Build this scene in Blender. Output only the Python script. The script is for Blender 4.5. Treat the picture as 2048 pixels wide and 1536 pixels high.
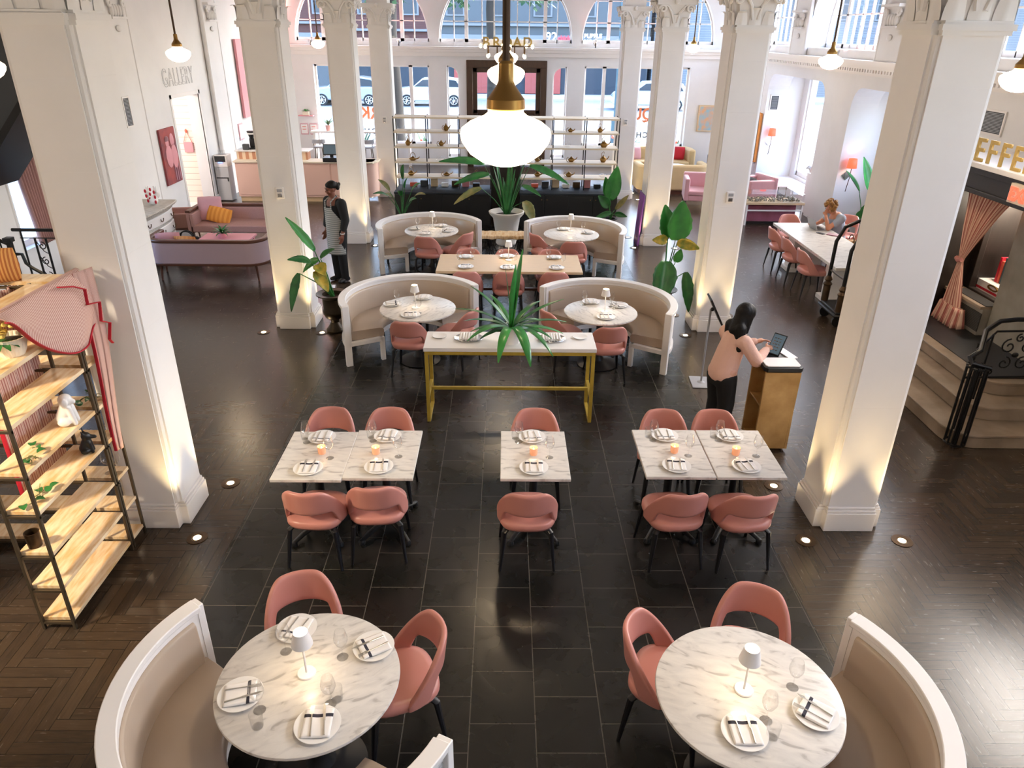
import bpy, bmesh, math, random
from math import sin, cos, pi, radians as rad
from mathutils import Vector, Matrix, Euler
S = bpy.context.scene
for o in list(bpy.data.objects): bpy.data.objects.remove(o)
COL = S.collection
RND = random.Random(7)
# ------------------------------------------------------------------ camera
cd = bpy.data.cameras.new('camera'); cam = bpy.data.objects.new('camera', cd); COL.objects.link(cam)
cd.sensor_width = 36; cd.lens = 1456.0 / 2048 * 36; cd.clip_start = .05; cd.clip_end = 400
P_, Y_, R_ = rad(25.919), rad(.705), rad(.692)
fw = Vector((sin(Y_)*cos(P_), cos(Y_)*cos(P_), -sin(P_))); rt = Vector((cos(Y_), -sin(Y_), 0)); up = rt.cross(fw)
r2 = cos(R_)*rt + sin(R_)*up; u2 = -sin(R_)*rt + cos(R_)*up
cam.matrix_world = Matrix(((r2.x, u2.x, -fw.x, 0), (r2.y, u2.y, -fw.y, 0), (r2.z, u2.z, -fw.z, 4.05), (0, 0, 0, 1)))
S.camera = cam
# ------------------------------------------------------------------ world, exposure
w = bpy.data.worlds.new('sky'); S.world = w; w.use_nodes = True
nt = w.node_tree; bg = nt.nodes['Background']; sk = nt.nodes.new('ShaderNodeTexSky')
sk.sky_type = 'NISHITA'; sk.sun_disc = False; sk.sun_elevation = rad(38); sk.sun_rotation = rad(55); sk.air_density = 1.2; sk.dust_density = 2.5; sk.ozone_density = 2
nt.links.new(sk.outputs[0], bg.inputs[0]); bg.inputs[1].default_value = SKY = 1.7
S.view_settings.view_transform = 'Standard'; S.view_settings.look = 'None'; S.view_settings.gamma = 1
S.view_settings.exposure = 0.8; S.view_settings.use_curve_mapping = False
cy = S.cycles
cy.max_bounces = 8; cy.diffuse_bounces = 4; cy.glossy_bounces = 3; cy.transparent_max_bounces = 12; cy.sample_clamp_indirect = 6
def light(name, kind, loc, energy, col=(1, 1, 1), size=.1, aim=None, spot=None, blend=.5, parent=None, sy=None):
    d = bpy.data.lights.new(name, kind); d.energy = energy; d.color = col
    if kind == 'AREA':
        d.size = size
        if sy: d.shape = 'RECTANGLE'; d.size_y = sy
    elif kind != 'SUN': d.shadow_soft_size = size
    if spot: d.spot_size = rad(spot); d.spot_blend = blend
    o = bpy.data.objects.new(name, d); COL.objects.link(o); o.location = loc
    if parent: o.parent = parent
    if aim is not None: o.rotation_euler = Vector(aim).to_track_quat('-Z', 'Y').to_euler()
    return o
def portal(loc, aim, sx, sy):
    o = light('window_portal', 'AREA', loc, 1, size=sx, aim=aim, sy=sy); o.data.cycles.is_portal = True
for x in (-4.6, 0, 4.6):
    portal((x, 25.2, 5.0), (0, -1, 0), 4.1, 2.9)
for x in (-4.3, 4.2): portal((x, 25.2, 1.8), (0, -1, 0), 3.6, 2.5)
for y in (-1.6, 3.2, 8.03, 12.86, 17.7, 22.5): portal((8.2, y, 5.0), (-1, 0, 0), 4.0, 2.9)
# ------------------------------------------------------------------ materials
def lin(c):
    if isinstance(c, str): c = tuple(int(c[i:i+2], 16)/255 for i in (0, 2, 4))
    return tuple((v/12.92 if v <= .04045 else ((v+.055)/1.055)**2.4) for v in c) + (1,)
MAT = {}
def N(t, k, **kw):
    n = t.nodes.new('ShaderNode' + k)
    for a, b in kw.items():
        if a.startswith('i_'): n.inputs[a[2:].replace('_', ' ')].default_value = b
        else: setattr(n, a, b)
    return n
def mat(name, col, rough=.5, metal=0., var=.0, scale=6., bump=0., emit=None, es=1., spec=.5, coat=0., sheen=0., stretch=None, trans=0., col2=None):
    """principled; var/col2 mixes a second tone by noise, bump from the same noise"""
    m = bpy.data.materials.new(name); m.use_nodes = True; t = m.node_tree; b = t.nodes['Principled BSDF']
    c = lin(col); b.inputs['Base Color'].default_value = c; b.inputs['Roughness'].default_value = rough; b.inputs['Metallic'].default_value = metal
    b.inputs['Specular IOR Level'].default_value = spec; b.inputs['Coat Weight'].default_value = coat; b.inputs['Sheen Weight'].default_value = sheen
    if trans: b.inputs['Transmission Weight'].default_value = trans
    if emit: b.inputs['Emission Color'].default_value = lin(emit); b.inputs['Emission Strength'].default_value = es
    if var or bump or col2:
        tc = N(t, 'TexCoord'); mp = N(t, 'Mapping'); t.links.new(tc.outputs['Object'], mp.inputs[0])
        if stretch: mp.inputs['Scale'].default_value = stretch
        nz = N(t, 'TexNoise', i_Scale=scale, i_Detail=5.); t.links.new(mp.outputs[0], nz.inputs['Vector'])
        if var or col2:
            mx = N(t, 'Mix', data_type='RGBA'); mx.inputs[6].default_value = c
            mx.inputs[7].default_value = lin(col2) if col2 else tuple(v*(1-var) for v in c[:3]) + (1,)
            rp = N(t, 'ValToRGB'); rp.color_ramp.elements[0].position = .35; rp.color_ramp.elements[1].position = .65
            t.links.new(nz.outputs[0], rp.inputs[0]); t.links.new(rp.outputs[0], mx.inputs[0]); t.links.new(mx.outputs[2], b.inputs['Base Color'])
        if bump:
            bp = N(t, 'Bump', i_Strength=bump, i_Distance=.01); t.links.new(nz.outputs[0], bp.inputs['Height']); t.links.new(bp.outputs[0], b.inputs['Normal'])
    MAT[name] = m; return m
def stripes(name, c1, c2, axis=0, period=.03, duty=.5, rough=.8, coord='Object', wob=0.):
    m = bpy.data.materials.new(name); m.use_nodes = True; t = m.node_tree; b = t.nodes['Principled BSDF']; b.inputs['Roughness'].default_value = rough
    tc = N(t, 'TexCoord'); sp = N(t, 'SeparateXYZ'); t.links.new(tc.outputs[coord], sp.inputs[0])
    a = N(t, 'Math', operation='DIVIDE'); t.links.new(sp.outputs[axis], a.inputs[0]); a.inputs[1].default_value = period
    f = N(t, 'Math', operation='FRACT'); t.links.new(a.outputs[0], f.inputs[0])
    g = N(t, 'Math', operation='LESS_THAN'); t.links.new(f.outputs[0], g.inputs[0]); g.inputs[1].default_value = duty
    mx = N(t, 'Mix', data_type='RGBA'); mx.inputs[6].default_value = lin(c1); mx.inputs[7].default_value = lin(c2)
    t.links.new(g.outputs[0], mx.inputs[0]); t.links.new(mx.outputs[2], b.inputs['Base Color']); MAT[name] = m; return m
mat('plaster', 'e4e4e6', .62, var=.04, scale=2.)
mat('ceilingpaint', 'dcdad8', .8)
mat('trimwhite', 'e8e5e4', .45)
mat('whitepaint', 'ebe8e6', .35)
mat('whiteceramic', 'f0eeec', .18)
mat('linen', 'efecea', .9, bump=.2, scale=60)
mat('navy', '2a2c38', .85)
mat('black', '16171a', .4); mat('blackwood', '15151a', .32, var=.3, scale=20); mat('iron', '0e0f12', .35, metal=.3)
mat('pinkleather', 'c8877c', .36, var=.06, scale=3, bump=.04)
mat('taupe', 'b5a493', .3, var=.06, scale=2., bump=.05)
mat('brass', '8f6f3e', .35, metal=.9); mat('bronze', '5a4632', .4, metal=.7, var=.4, scale=8)
mat('rodbrown', '4a3a2c', .4, metal=.6)
mat('steel', 'd6d4d0', .32, metal=1.); mat('silver', 'c9c9cc', .2, metal=1.)
mat('goldpaint', 'b59a3a', .45, var=.15, scale=14)
mat('yellowletter', 'b89a50', .5)
mat('oak', 'd8bd98', .45, var=.12, scale=4, stretch=(1, 14, 14))
mat('shelfpine', 'f0dab8', .5, col2='d9b078', scale=3, stretch=(9, 1.6, 5))
mat('paleshelf', 'dccdb4', .5)
mat('walnut', '5c3524', .4, var=.3, scale=5, stretch=(1, 10, 10)); mat('darkwood', '1f1712', .45, var=.4, scale=5, stretch=(6, 6, 1)); mat('doorwood', '4a3323', .4, var=.3, scale=4, stretch=(8, 8, 1))
mat('shelfmetal', '5e5344', .4, metal=.6)
mat('mauvefabric', 'b18a86', .7, var=.08, scale=40); mat('mauveback', 'b09aa0', .6)
mat('pinkpanel', 'e3bfb2', .5); mat('pinkpaint', 'd9949c', .55); mat('blush', 'd9a9a4', .5)
mat('soil', '2a2019', .9, var=.5, scale=30)
mat('leaf', '3d9440', .3, col2='2c7436', scale=5, trans=0.); mat('leafdark', '245a30', .3, col2='357a3c', scale=6); mat('leafyellow', 'c9a93c', .5, col2='5d7a2c', scale=8); mat('leafolive', '5f6b3c', .5, col2='8a7f4c', scale=8)
mat('bronzepot', '3c3020', .4, metal=.5, var=.4, scale=10)
mat('stonepot', 'd9d4cc', .7, bump=.15, scale=12)
mat('skinbrown', '7a4a38', .5); mat('skinlight', 'd59f86', .5); mat('skinmid', 'c98a6c', .5)
mat('hairblack', '0c0908', .55, spec=.25, bump=.6, scale=40, stretch=(1, 1, .2)); mat('haircurly', 'b0813f', .6, col2='6b4420', scale=22, bump=1.)
mat('blackcloth', '101114', .85); mat('salmonknit', 'dfb5a4', .9, bump=.5, scale=40); mat('greytee', '9aa3b4', .85)
mat('mattgrey', '9ea0a6', .5); mat('tabletscreen', '20262c', .15, emit='56646c', es=.5)
mat('marblestep', '9a8875', .35, col2='7d6c59', scale=3, bump=.05)
mat('marblepier', '8f887c', .3, col2='6a645a', scale=2)
mat('red', 'b3142c', .7); mat('orange', 'd9702c', .7); mat('coral', 'd9604a', .6); mat('coralwall', '8a3c34', .7); mat('brickred', 'a8443f', .6, col2='6e3440', scale=3)
mat('velvetmaroon', '7d3a4a', .8, col2='96506a', scale=3, sheen=.6); mat('velvetpink', 'd3a0ab', .75, sheen=.5, var=.06)
mat('mustard', 'c8b083', .75, var=.06); mat('cream', 'eae0cd', .7)
mat('asphalt', '6c7076', .9, var=.15, scale=2); mat('concrete', 'a2a3a5', .9, var=.1, scale=3)
mat('carwhite', 'b4b8be', .2, coat=.5); mat('carsilver', '8a929a', .25, metal=.4, coat=.5); mat('tyre', '1a1a1c', .8); mat('carglass', '2a343c', .1)
mat('bark', '28241f', .9, bump=.6, scale=14)
mat('treegreen', '1d4228', .7, col2='40643e', scale=3)
mat('storeblue', '1a2430', .6); mat('storegrey', '44484c', .7); mat('storedark', '2c3138', .5); mat('polegreen', '3a5560', .6)
mat('signwhite', 'f0f0f0', .6); mat('pale_stone', '6a6c70', .8); mat('signred', 'd9404a', .6); mat('lettergold', 'd88a3c', .5); mat('letterpink', 'f08a5c', .5)
mat('globe', 'fff4e0', .3, emit='ffe6bd', es=5.0)
mat('bulbglow', 'fff0d8', .3, emit='ffe0b0', es=16.); mat('lampglow', 'fff0d8', .3, emit='ffe2b4', es=6.); mat('flame', 'ffd9a0', .3, emit='ffb868', es=22.)
mat('candleglass', 'e8b090', .25, emit='ff9a60', es=.22); mat('exitred', 'e84830', .4, emit='ff4a34', es=1.6); mat('exitplate', 'cfc6b4', .5)
mat('sconceshade', 'e0523c', .6, emit='ff5a3c', es=1.1)
mat('canlight', 'fff0d0', .3, emit='ffe0b0', es=30.)
mat('pinklight', 'ffc0b0', .3, emit='ff7a70', es=6.)
stripes('napkinmat', 'efecea', '2c2c38', 1, 10., .0)
stripes('apronmat', 'a9a9a6', '6f7474', 2, .035, .35); stripes('ticking', 'e2c3b4', 'b5655e', 0, .018, .4); stripes('tickingY', 'dcc0b4', 'b0746c', 0, 1/60, .42, coord='UV'); stripes('curtainstripe', 'd9b49e', 'a8635a', 0, 1/42, .4, coord='UV')
stripes('orangestripe', 'e0a45c', 'b56a34', 0, .022, .5); stripes('pillowstripe', 'e8a045', 'd98a34', 0, .09, .5)
stripes('tilestripe', 'ead2b4', 'c08a6a', 0, .17, .5, .3); stripes('slatwall', '8f7668', 'f8e4d8', 2, .145, .955, .5); stripes('grillmat', '3a3630', '191715', 2, .02, .5)
stripes('brickmat', '3c211e', '4c2a26', 2, .15, .8); stripes('siding', '707478', '5c6066', 2, .15, .8)
def glassmat(name, tint=(1, 1, 1), refl=.06, rough=.02):
    m = bpy.data.materials.new(name); m.use_nodes = True; t = m.node_tree; t.nodes.remove(t.nodes['Principled BSDF']); o = t.nodes['Material Output']
    tr = N(t, 'BsdfTransparent'); tr.inputs[0].default_value = (*tint, 1); gl = N(t, 'BsdfGlossy'); gl.inputs['Roughness'].default_value = rough
    lw = N(t, 'LayerWeight', i_Blend=.25); mt = N(t, 'Math', operation='MULTIPLY_ADD'); mt.inputs[1].default_value = .42; mt.inputs[2].default_value = refl; t.links.new(lw.outputs['Facing'], mt.inputs[0])
    mx = N(t, 'MixShader'); t.links.new(mt.outputs[0], mx.inputs[0]); t.links.new(tr.outputs[0], mx.inputs[1]); t.links.new(gl.outputs[0], mx.inputs[2]); t.links.new(mx.outputs[0], o.inputs[0]); MAT[name] = m
glassmat('tableglass', (.99, .99, .99), .012); glassmat('pane', (.93, .97, 1.), .02); glassmat('acrylic', (.95, .97, .98), .03)
# marble
def marble():
    m = bpy.data.materials.new('marble'); m.use_nodes = True; t = m.node_tree; b = t.nodes['Principled BSDF']; b.inputs['Roughness'].default_value = .3
    tc = N(t, 'TexCoord'); mp = N(t, 'Mapping'); mp.inputs['Rotation'].default_value = (0, 0, .6); mp.inputs['Scale'].default_value = (1, 3.2, 1); t.links.new(tc.outputs['Object'], mp.inputs[0])
    n1 = N(t, 'TexNoise', i_Scale=5., i_Detail=10., i_Distortion=1.4); t.links.new(mp.outputs[0], n1.inputs['Vector'])
    r = N(t, 'ValToRGB'); e = r.color_ramp.elements; e[0].position = .33; e[0].color = lin('b0aba6'); e[1].position = .62; e[1].color = lin('dcd8d2')
    q = r.color_ramp.elements.new(.43); q.color = lin('d0ccc7')
    t.links.new(n1.outputs[0], r.inputs[0]); t.links.new(r.outputs[0], b.inputs['Base Color']); MAT['marble'] = m
marble()
# napkin with one dark stripe (object y)
def napkinm():
    m = MAT['napkinmat']; t = m.node_tree; b = t.nodes['Principled BSDF']
    for n in list(t.nodes):
        if n.type in ('MATH', 'MIX'): t.nodes.remove(n)
    sp = [n for n in t.nodes if n.type == 'SEPXYZ'][0]
    a = N(t, 'Math', operation='SUBTRACT'); a.inputs[1].default_value = .045; t.links.new(sp.outputs[1], a.inputs[0])
    ab = N(t, 'Math', operation='ABSOLUTE'); t.links.new(a.outputs[0], ab.inputs[0]); g = N(t, 'Math', operation='LESS_THAN'); g.inputs[1].default_value = .009; t.links.new(ab.outputs[0], g.inputs[0])
    mx = N(t, 'Mix', data_type='RGBA'); mx.inputs[6].default_value = lin('efecea'); mx.inputs[7].default_value = lin('2c2c3a'); t.links.new(g.outputs[0], mx.inputs[0]); t.links.new(mx.outputs[2], b.inputs['Base Color'])
napkinm()
def slate():
    m = bpy.data.materials.new('slate'); m.use_nodes = True; t = m.node_tree; b = t.nodes['Principled BSDF']
    tc = N(t, 'TexCoord'); mp = N(t, 'Mapping'); mp.inputs['Rotation'].default_value = (0, 0, pi/2); mp.inputs['Location'].default_value = (.297, .635, 0)
    t.links.new(tc.outputs['Object'], mp.inputs[0])
    br = N(t, 'TexBrick', offset=.5, i_Scale=1., i_Mortar_Size=.004, i_Mortar_Smooth=.3, i_Brick_Width=.4272, i_Row_Height=.4272, i_Bias=0.)
    br.inputs['Color1'].default_value = lin('1d1c19'); br.inputs['Color2'].default_value = lin('141413'); br.inputs['Mortar'].default_value = lin('57524a')
    t.links.new(mp.outputs[0], br.inputs['Vector'])
    nz = N(t, 'TexNoise', i_Scale=4.5, i_Detail=3., i_Distortion=.6); t.links.new(tc.outputs['Object'], nz.inputs['Vector'])
    mx = N(t, 'Mix', data_type='RGBA', blend_type='MULTIPLY'); mx.inputs[0].default_value = .2; t.links.new(br.outputs['Color'], mx.inputs[6]); t.links.new(nz.outputs['Color'], mx.inputs[7]); t.links.new(mx.outputs[2], b.inputs['Base Color'])
    rr = N(t, 'MapRange'); rr.inputs[3].default_value = .2; rr.inputs[4].default_value = .36; t.links.new(nz.outputs[0], rr.inputs[0]); t.links.new(rr.outputs[0], b.inputs['Roughness'])
    bp = N(t, 'Bump', i_Strength=.22, i_Distance=.012); t.links.new(nz.outputs[0], bp.inputs['Height'])
    b2 = N(t, 'Bump', i_Strength=.5, i_Distance=.004, invert=True); t.links.new(br.outputs['Fac'], b2.inputs['Height']); t.links.new(bp.outputs[0], b2.inputs['Normal']); t.links.new(b2.outputs[0], b.inputs['Normal']); MAT['slate'] = m
slate()
def woodfloor():
    m = bpy.data.materials.new('woodfloor'); m.use_nodes = True; t = m.node_tree; b = t.nodes['Principled BSDF']
    at = N(t, 'Attribute', attribute_name='rnd'); uv = N(t, 'UVMap'); uv.uv_map = 'UVMap'
    sp = N(t, 'SeparateXYZ'); t.links.new(uv.outputs[0], sp.inputs[0])
    cb = N(t, 'CombineXYZ'); 
    for i, k in ((0, 2.5), (1, 3.)):
        q = N(t, 'Math', operation='MULTIPLY'); q.inputs[1].default_value = k; t.links.new(sp.outputs[i], q.inputs[0]); t.links.new(q.outputs[0], cb.inputs[i])
    q = N(t, 'Math', operation='MULTIPLY'); q.inputs[1].default_value = 40.; t.links.new(at.outputs['Fac'], q.inputs[0]); t.links.new(q.outputs[0], cb.inputs[2])
    nz = N(t, 'TexNoise', i_Scale=1.6, i_Detail=6.); t.links.new(cb.outputs[0], nz.inputs['Vector'])
    ad = N(t, 'Math', operation='ADD'); t.links.new(nz.outputs[0], ad.inputs[0]); hm = N(t, 'Math', operation='MULTIPLY'); hm.inputs[1].default_value = .55; t.links.new(at.outputs['Fac'], hm.inputs[0]); t.links.new(hm.outputs[0], ad.inputs[1])
    r = N(t, 'ValToRGB'); e = r.color_ramp.elements; e[0].position = .4; e[0].color = lin('322922'); e[1].position = 1.15; e[1].color = lin('46392d'); t.links.new(ad.outputs[0], r.inputs[0])
    # joints
    def edge(i, th):
        a = N(t, 'Math', operation='SUBTRACT'); a.inputs[1].default_value = .5; t.links.new(sp.outputs[i], a.inputs[0]); c = N(t, 'Math', operation='ABSOLUTE'); t.links.new(a.outputs[0], c.inputs[0])
        g = N(t, 'Math', operation='GREATER_THAN'); g.inputs[1].default_value = .5 - th; t.links.new(c.outputs[0], g.inputs[0]); return g
    g1, g2 = edge(0, .006), edge(1, .028); mxm = N(t, 'Math', operation='MAXIMUM'); t.links.new(g1.outputs[0], mxm.inputs[0]); t.links.new(g2.outputs[0], mxm.inputs[1])
    mx = N(t, 'Mix', data_type='RGBA'); t.links.new(mxm.outputs[0], mx.inputs[0]); t.links.new(r.outputs[0], mx.inputs[6]); mx.inputs[7].default_value = lin('1a1512'); t.links.new(mx.outputs[2], b.inputs['Base Color'])
    rr = N(t, 'MapRange'); rr.inputs[3].default_value = .22; rr.inputs[4].default_value = .3; t.links.new(nz.outputs[0], rr.inputs[0]); t.links.new(rr.outputs[0], b.inputs['Roughness'])
    b2 = N(t, 'Bump', i_Strength=.2, i_Distance=.002, invert=True); t.links.new(mxm.outputs[0], b2.inputs['Height']); t.links.new(b2.outputs[0], b.inputs['Normal']); MAT['woodfloor'] = m
woodfloor()
# column plaster with faint block joints
def colmat():
    m = mat('columnplaster', 'e4e3e5', .55, var=.03, scale=3); t = m.node_tree; b = t.nodes['Principled BSDF']
    tc = N(t, 'TexCoord'); sp = N(t, 'SeparateXYZ'); t.links.new(tc.outputs['Object'], sp.inputs[0])
    a = N(t, 'Math', operation='DIVIDE'); a.inputs[1].default_value = .62; t.links.new(sp.outputs[2], a.inputs[0]); f = N(t, 'Math', operation='FRACT'); t.links.new(a.outputs[0], f.inputs[0])
    g = N(t, 'Math', operation='LESS_THAN'); g.inputs[1].default_value = .011; t.links.new(f.outputs[0], g.inputs[0])
    bp = N(t, 'Bump', i_Strength=.6, i_Distance=.004, invert=True); t.links.new(g.outputs[0], bp.inputs['Height']); t.links.new(bp.outputs[0], b.inputs['Normal'])
colmat()
# ------------------------------------------------------------------ mesh builder
class G:
    def __init__(s): s.v = []; s.f = []; s.uv = None
    def add(s, vs, fs, M=None):
        n = len(s.v)
        s.v += [tuple(M @ Vector(v)) if M else tuple(v) for v in vs]; s.f += [tuple(i+n for i in f) for f in fs]; return s
    def box(s, x0, x1, y0, y1, z0, z1, M=None):
        v = [(x, y, z) for z in (z0, z1) for y in (y0, y1) for x in (x0, x1)]
        return s.add(v, [(0, 2, 3, 1), (4, 5, 7, 6), (0, 1, 5, 4), (2, 6, 7, 3), (0, 4, 6, 2), (1, 3, 7, 5)], M)
    def cbox(s, c, d, M=None): return s.box(c[0]-d[0]/2, c[0]+d[0]/2, c[1]-d[1]/2, c[1]+d[1]/2, c[2]-d[2]/2, c[2]+d[2]/2, M)
    def rings(s, R, close=True, caps=True, M=None):
        n = len(R[0]); v = [p for r in R for p in r]; f = []
        for i in range(len(R)-1):
            for j in range(n if close else n-1):
                k = (j+1) % n; f.append((i*n+j, i*n+k, (i+1)*n+k, (i+1)*n+j))
        if caps and close: f += [tuple(range(n))[::-1], tuple((len(R)-1)*n+i for i in range(n))]
        return s.add(v, f, M)
    def tube(s, pts, r, n=8, M=None, flat=None):
        pts = [Vector(p) for p in pts]; rr = r if isinstance(r, (list, tuple)) else [r]*len(pts); R = []; pu = None
        for i, p in enumerate(pts):
            d = (pts[min(i+1, len(pts)-1)] - pts[max(i-1, 0)]).normalized()
            u = d.cross(Vector((0, 0, 1)) if abs(d.z) < .95 else Vector((0, 1, 0))).normalized()
            if pu is not None:
                u = (pu - d*pu.dot(d)); u = u.normalized() if u.length > 1e-6 else d.orthogonal().normalized()
            pu = u; v = d.cross(u); q = flat if flat else 1.
            R.append([tuple(p + (u*cos(a)*rr[i] + v*sin(a)*rr[i]*q)) for a in [2*pi*j/n + pi/n for j in range(n)]])
        return s.rings(R, M=M)
    def lathe(s, prof, n=24, c=(0, 0, 0), M=None, caps=True):
        return s.rings([[(c[0]+r*cos(2*pi*j/n), c[1]+r*sin(2*pi*j/n), c[2]+z) for j in range(n)] for r, z in prof], caps=caps, M=M)
    def sector(s, ri, ro, z0, z1, a0, a1, n=32, c=(0, 0), ri1=None, ro1=None):
        ri1 = ri if ri1 is None else ri1; ro1 = ro if ro1 is None else ro1; R = []
        for i in range(n+1):
            a = rad(a0+(a1-a0)*i/n); x, y = cos(a), sin(a)
            R.append([(c[0]+r*x, c[1]+r*y, z) for r, z in ((ri, z0), (ro, z0), (ro1, z1), (ri1, z1))])
        return s.rings(R)
    def sectorp(s, prof, a0, a1, n=32):
        return s.rings([[(r*cos(rad(a0+(a1-a0)*i/n)), r*sin(rad(a0+(a1-a0)*i/n)), z) for r, z in prof] for i in range(n+1)])
    def prism(s, poly, z0, z1, M=None): return s.rings([[(x, y, z0) for x, y in poly], [(x, y, z1) for x, y in poly]], M=M)
    def grid(s, fn, nu, nv, M=None):
        v = [fn(i/nu, j/nv) for i in range(nu+1) for j in range(nv+1)]
        if not s.v: s.uv = [(i/nu, j/nv) for i in range(nu+1) for j in range(nv+1)]
        return s.add(v, [(i*(nv+1)+j, (i+1)*(nv+1)+j, (i+1)*(nv+1)+j+1, i*(nv+1)+j+1) for i in range(nu) for j in range(nv)], M)
    def ell(s, c, r, n=14, m=8, M=None, p=1.):
        R = []
        for i in range(m+1):
            t = -pi/2 + pi*i/m; k = max(cos(t), 1e-3)**p
            R.append([(c[0]+r[0]*k*cos(2*pi*j/n), c[1]+r[1]*k*sin(2*pi*j/n), c[2]+r[2]*sin(t)) for j in range(n)])
        return s.rings(R, M=M)
    def cap(s, a, ra, b, rb, n=12):
        a, b = Vector(a), Vector(b); d = (b-a); L = d.length; d = d/L if L else Vector((0, 0, 1)); P, Q = [], []
        for t in (-80, -50, -20): P.append((a + d*ra*sin(rad(t)), ra*cos(rad(t))))
        P.append((a, ra)); P.append((b, rb))
        for t in (20, 50, 80): P.append((b + d*rb*sin(rad(t)), rb*cos(rad(t))))
        u = d.orthogonal().normalized(); v = d.cross(u)
        return s.rings([[tuple(p + (u*cos(2*pi*j/n) + v*sin(2*pi*j/n))*r) for j in range(n)] for p, r in P])
    def ob(s, name, m, parent=None, loc=None, rot=None, bevel=0, seg=2, smooth=35, solid=0, sub=0, remesh=0, sm=0, off=0):
        me = bpy.data.meshes.new(name); bm = bmesh.new(); vs = [bm.verts.new(v) for v in s.v]
        for f in s.f:
            try: bm.faces.new([vs[i] for i in f])
            except ValueError: pass
        if not s.uv: bmesh.ops.remove_doubles(bm, verts=bm.verts, dist=1e-5)
        bmesh.ops.recalc_face_normals(bm, faces=bm.faces); bm.to_mesh(me); bm.free()
        if smooth:
            me.polygons.foreach_set('use_smooth', [True]*len(me.polygons))
            if smooth < 180: me.set_sharp_from_angle(angle=rad(smooth))
        me.materials.append(MAT[m] if isinstance(m, str) else m)
        if s.uv and len(s.uv) == len(me.vertices):
            ul = me.uv_layers.new(name='UVMap'); ul.data.foreach_set('uv', [c for l in me.loops for c in s.uv[l.vertex_index]])
        o = bpy.data.objects.new(name, me); COL.objects.link(o)
        if parent: o.parent = parent
        if loc: o.location = loc
        if rot: o.rotation_euler = rot if isinstance(rot, tuple) else (0, 0, rot)
        if solid: q = o.modifiers.new('s', 'SOLIDIFY'); q.thickness = solid; q.offset = off
        if bevel: q = o.modifiers.new('b', 'BEVEL'); q.width = bevel; q.segments = seg; q.limit_method = 'ANGLE'; q.angle_limit = rad(40); q.use_clamp_overlap = True
        if remesh: q = o.modifiers.new('r', 'REMESH'); q.mode = 'VOXEL'; q.voxel_size = remesh; q.use_smooth_shade = True
        if sm: q = o.modifiers.new('m', 'SMOOTH'); q.iterations = sm; q.factor = .5
        if sub: q = o.modifiers.new('u', 'SUBSURF'); q.levels = sub; q.render_levels = sub
        return o
def thing(name, label, cat, loc=(0, 0, 0), rz=0, group=None):
    o = bpy.data.objects.new(name, None); COL.objects.link(o); o.location = loc; o.rotation_euler = (0, 0, rz); o.empty_display_size = .1
    return tag(o, label, cat, group)
def tag(o, label, cat, group=None, kind=None):
    o['label'] = label; o['category'] = cat
    if group: o['group'] = group
    if kind: o['kind'] = kind
    return o
def struct(o, label=None, cat=None):
    o['kind'] = 'structure'
    if label: o['label'] = label; o['category'] = cat
    return o
def dup(src, label, loc, rz=0, group=None):
    def cp(o, par):
        c = o.copy(); COL.objects.link(c)
        if par is not None: c.parent = par
        for ch in kids.get(o.name, []): cp(ch, c)
        return c
    kids = {}
    for o in COL.objects:
        if o.parent: kids.setdefault(o.parent.name, []).append(o)
    c = cp(src, None); c.location = loc; c.rotation_euler = (0, 0, rz); c['label'] = label
    if group: c['group'] = group
    return c
def text(name, body, m, size, ext, M, parent=None, mirror=False, bold=0., outline=0., sx=1., space=1.):
    c = bpy.data.curves.new('t', 'FONT'); c.body = body; c.size = size; c.extrude = ext; c.offset = bold; c.space_character = space; c.align_x = 'CENTER'
    if outline: c.fill_mode = 'NONE'; c.bevel_depth = outline; c.extrude = 0
    o = bpy.data.objects.new('t', c); COL.objects.link(o); bpy.context.view_layer.update()
    me = bpy.data.meshes.new_from_object(o.evaluated_get(bpy.context.evaluated_depsgraph_get())); bpy.data.objects.remove(o)
    me.transform(Matrix.Diagonal(((-sx if mirror else sx), 1, 1, 1))); 
    if mirror: me.flip_normals()
    me.transform(M); me.name = name; me.materials.clear(); me.materials.append(MAT[m])
    o = bpy.data.objects.new(name, me); COL.objects.link(o)
    if parent: o.parent = parent
    return o
def plane_M(o, ux, uy):
    ux, uy = Vector(ux), Vector(uy); n = ux.cross(uy); return Matrix(((ux.x, uy.x, n.x, o[0]), (ux.y, uy.y, n.y, o[1]), (ux.z, uy.z, n.z, o[2]), (0, 0, 0, 1)))
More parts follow.
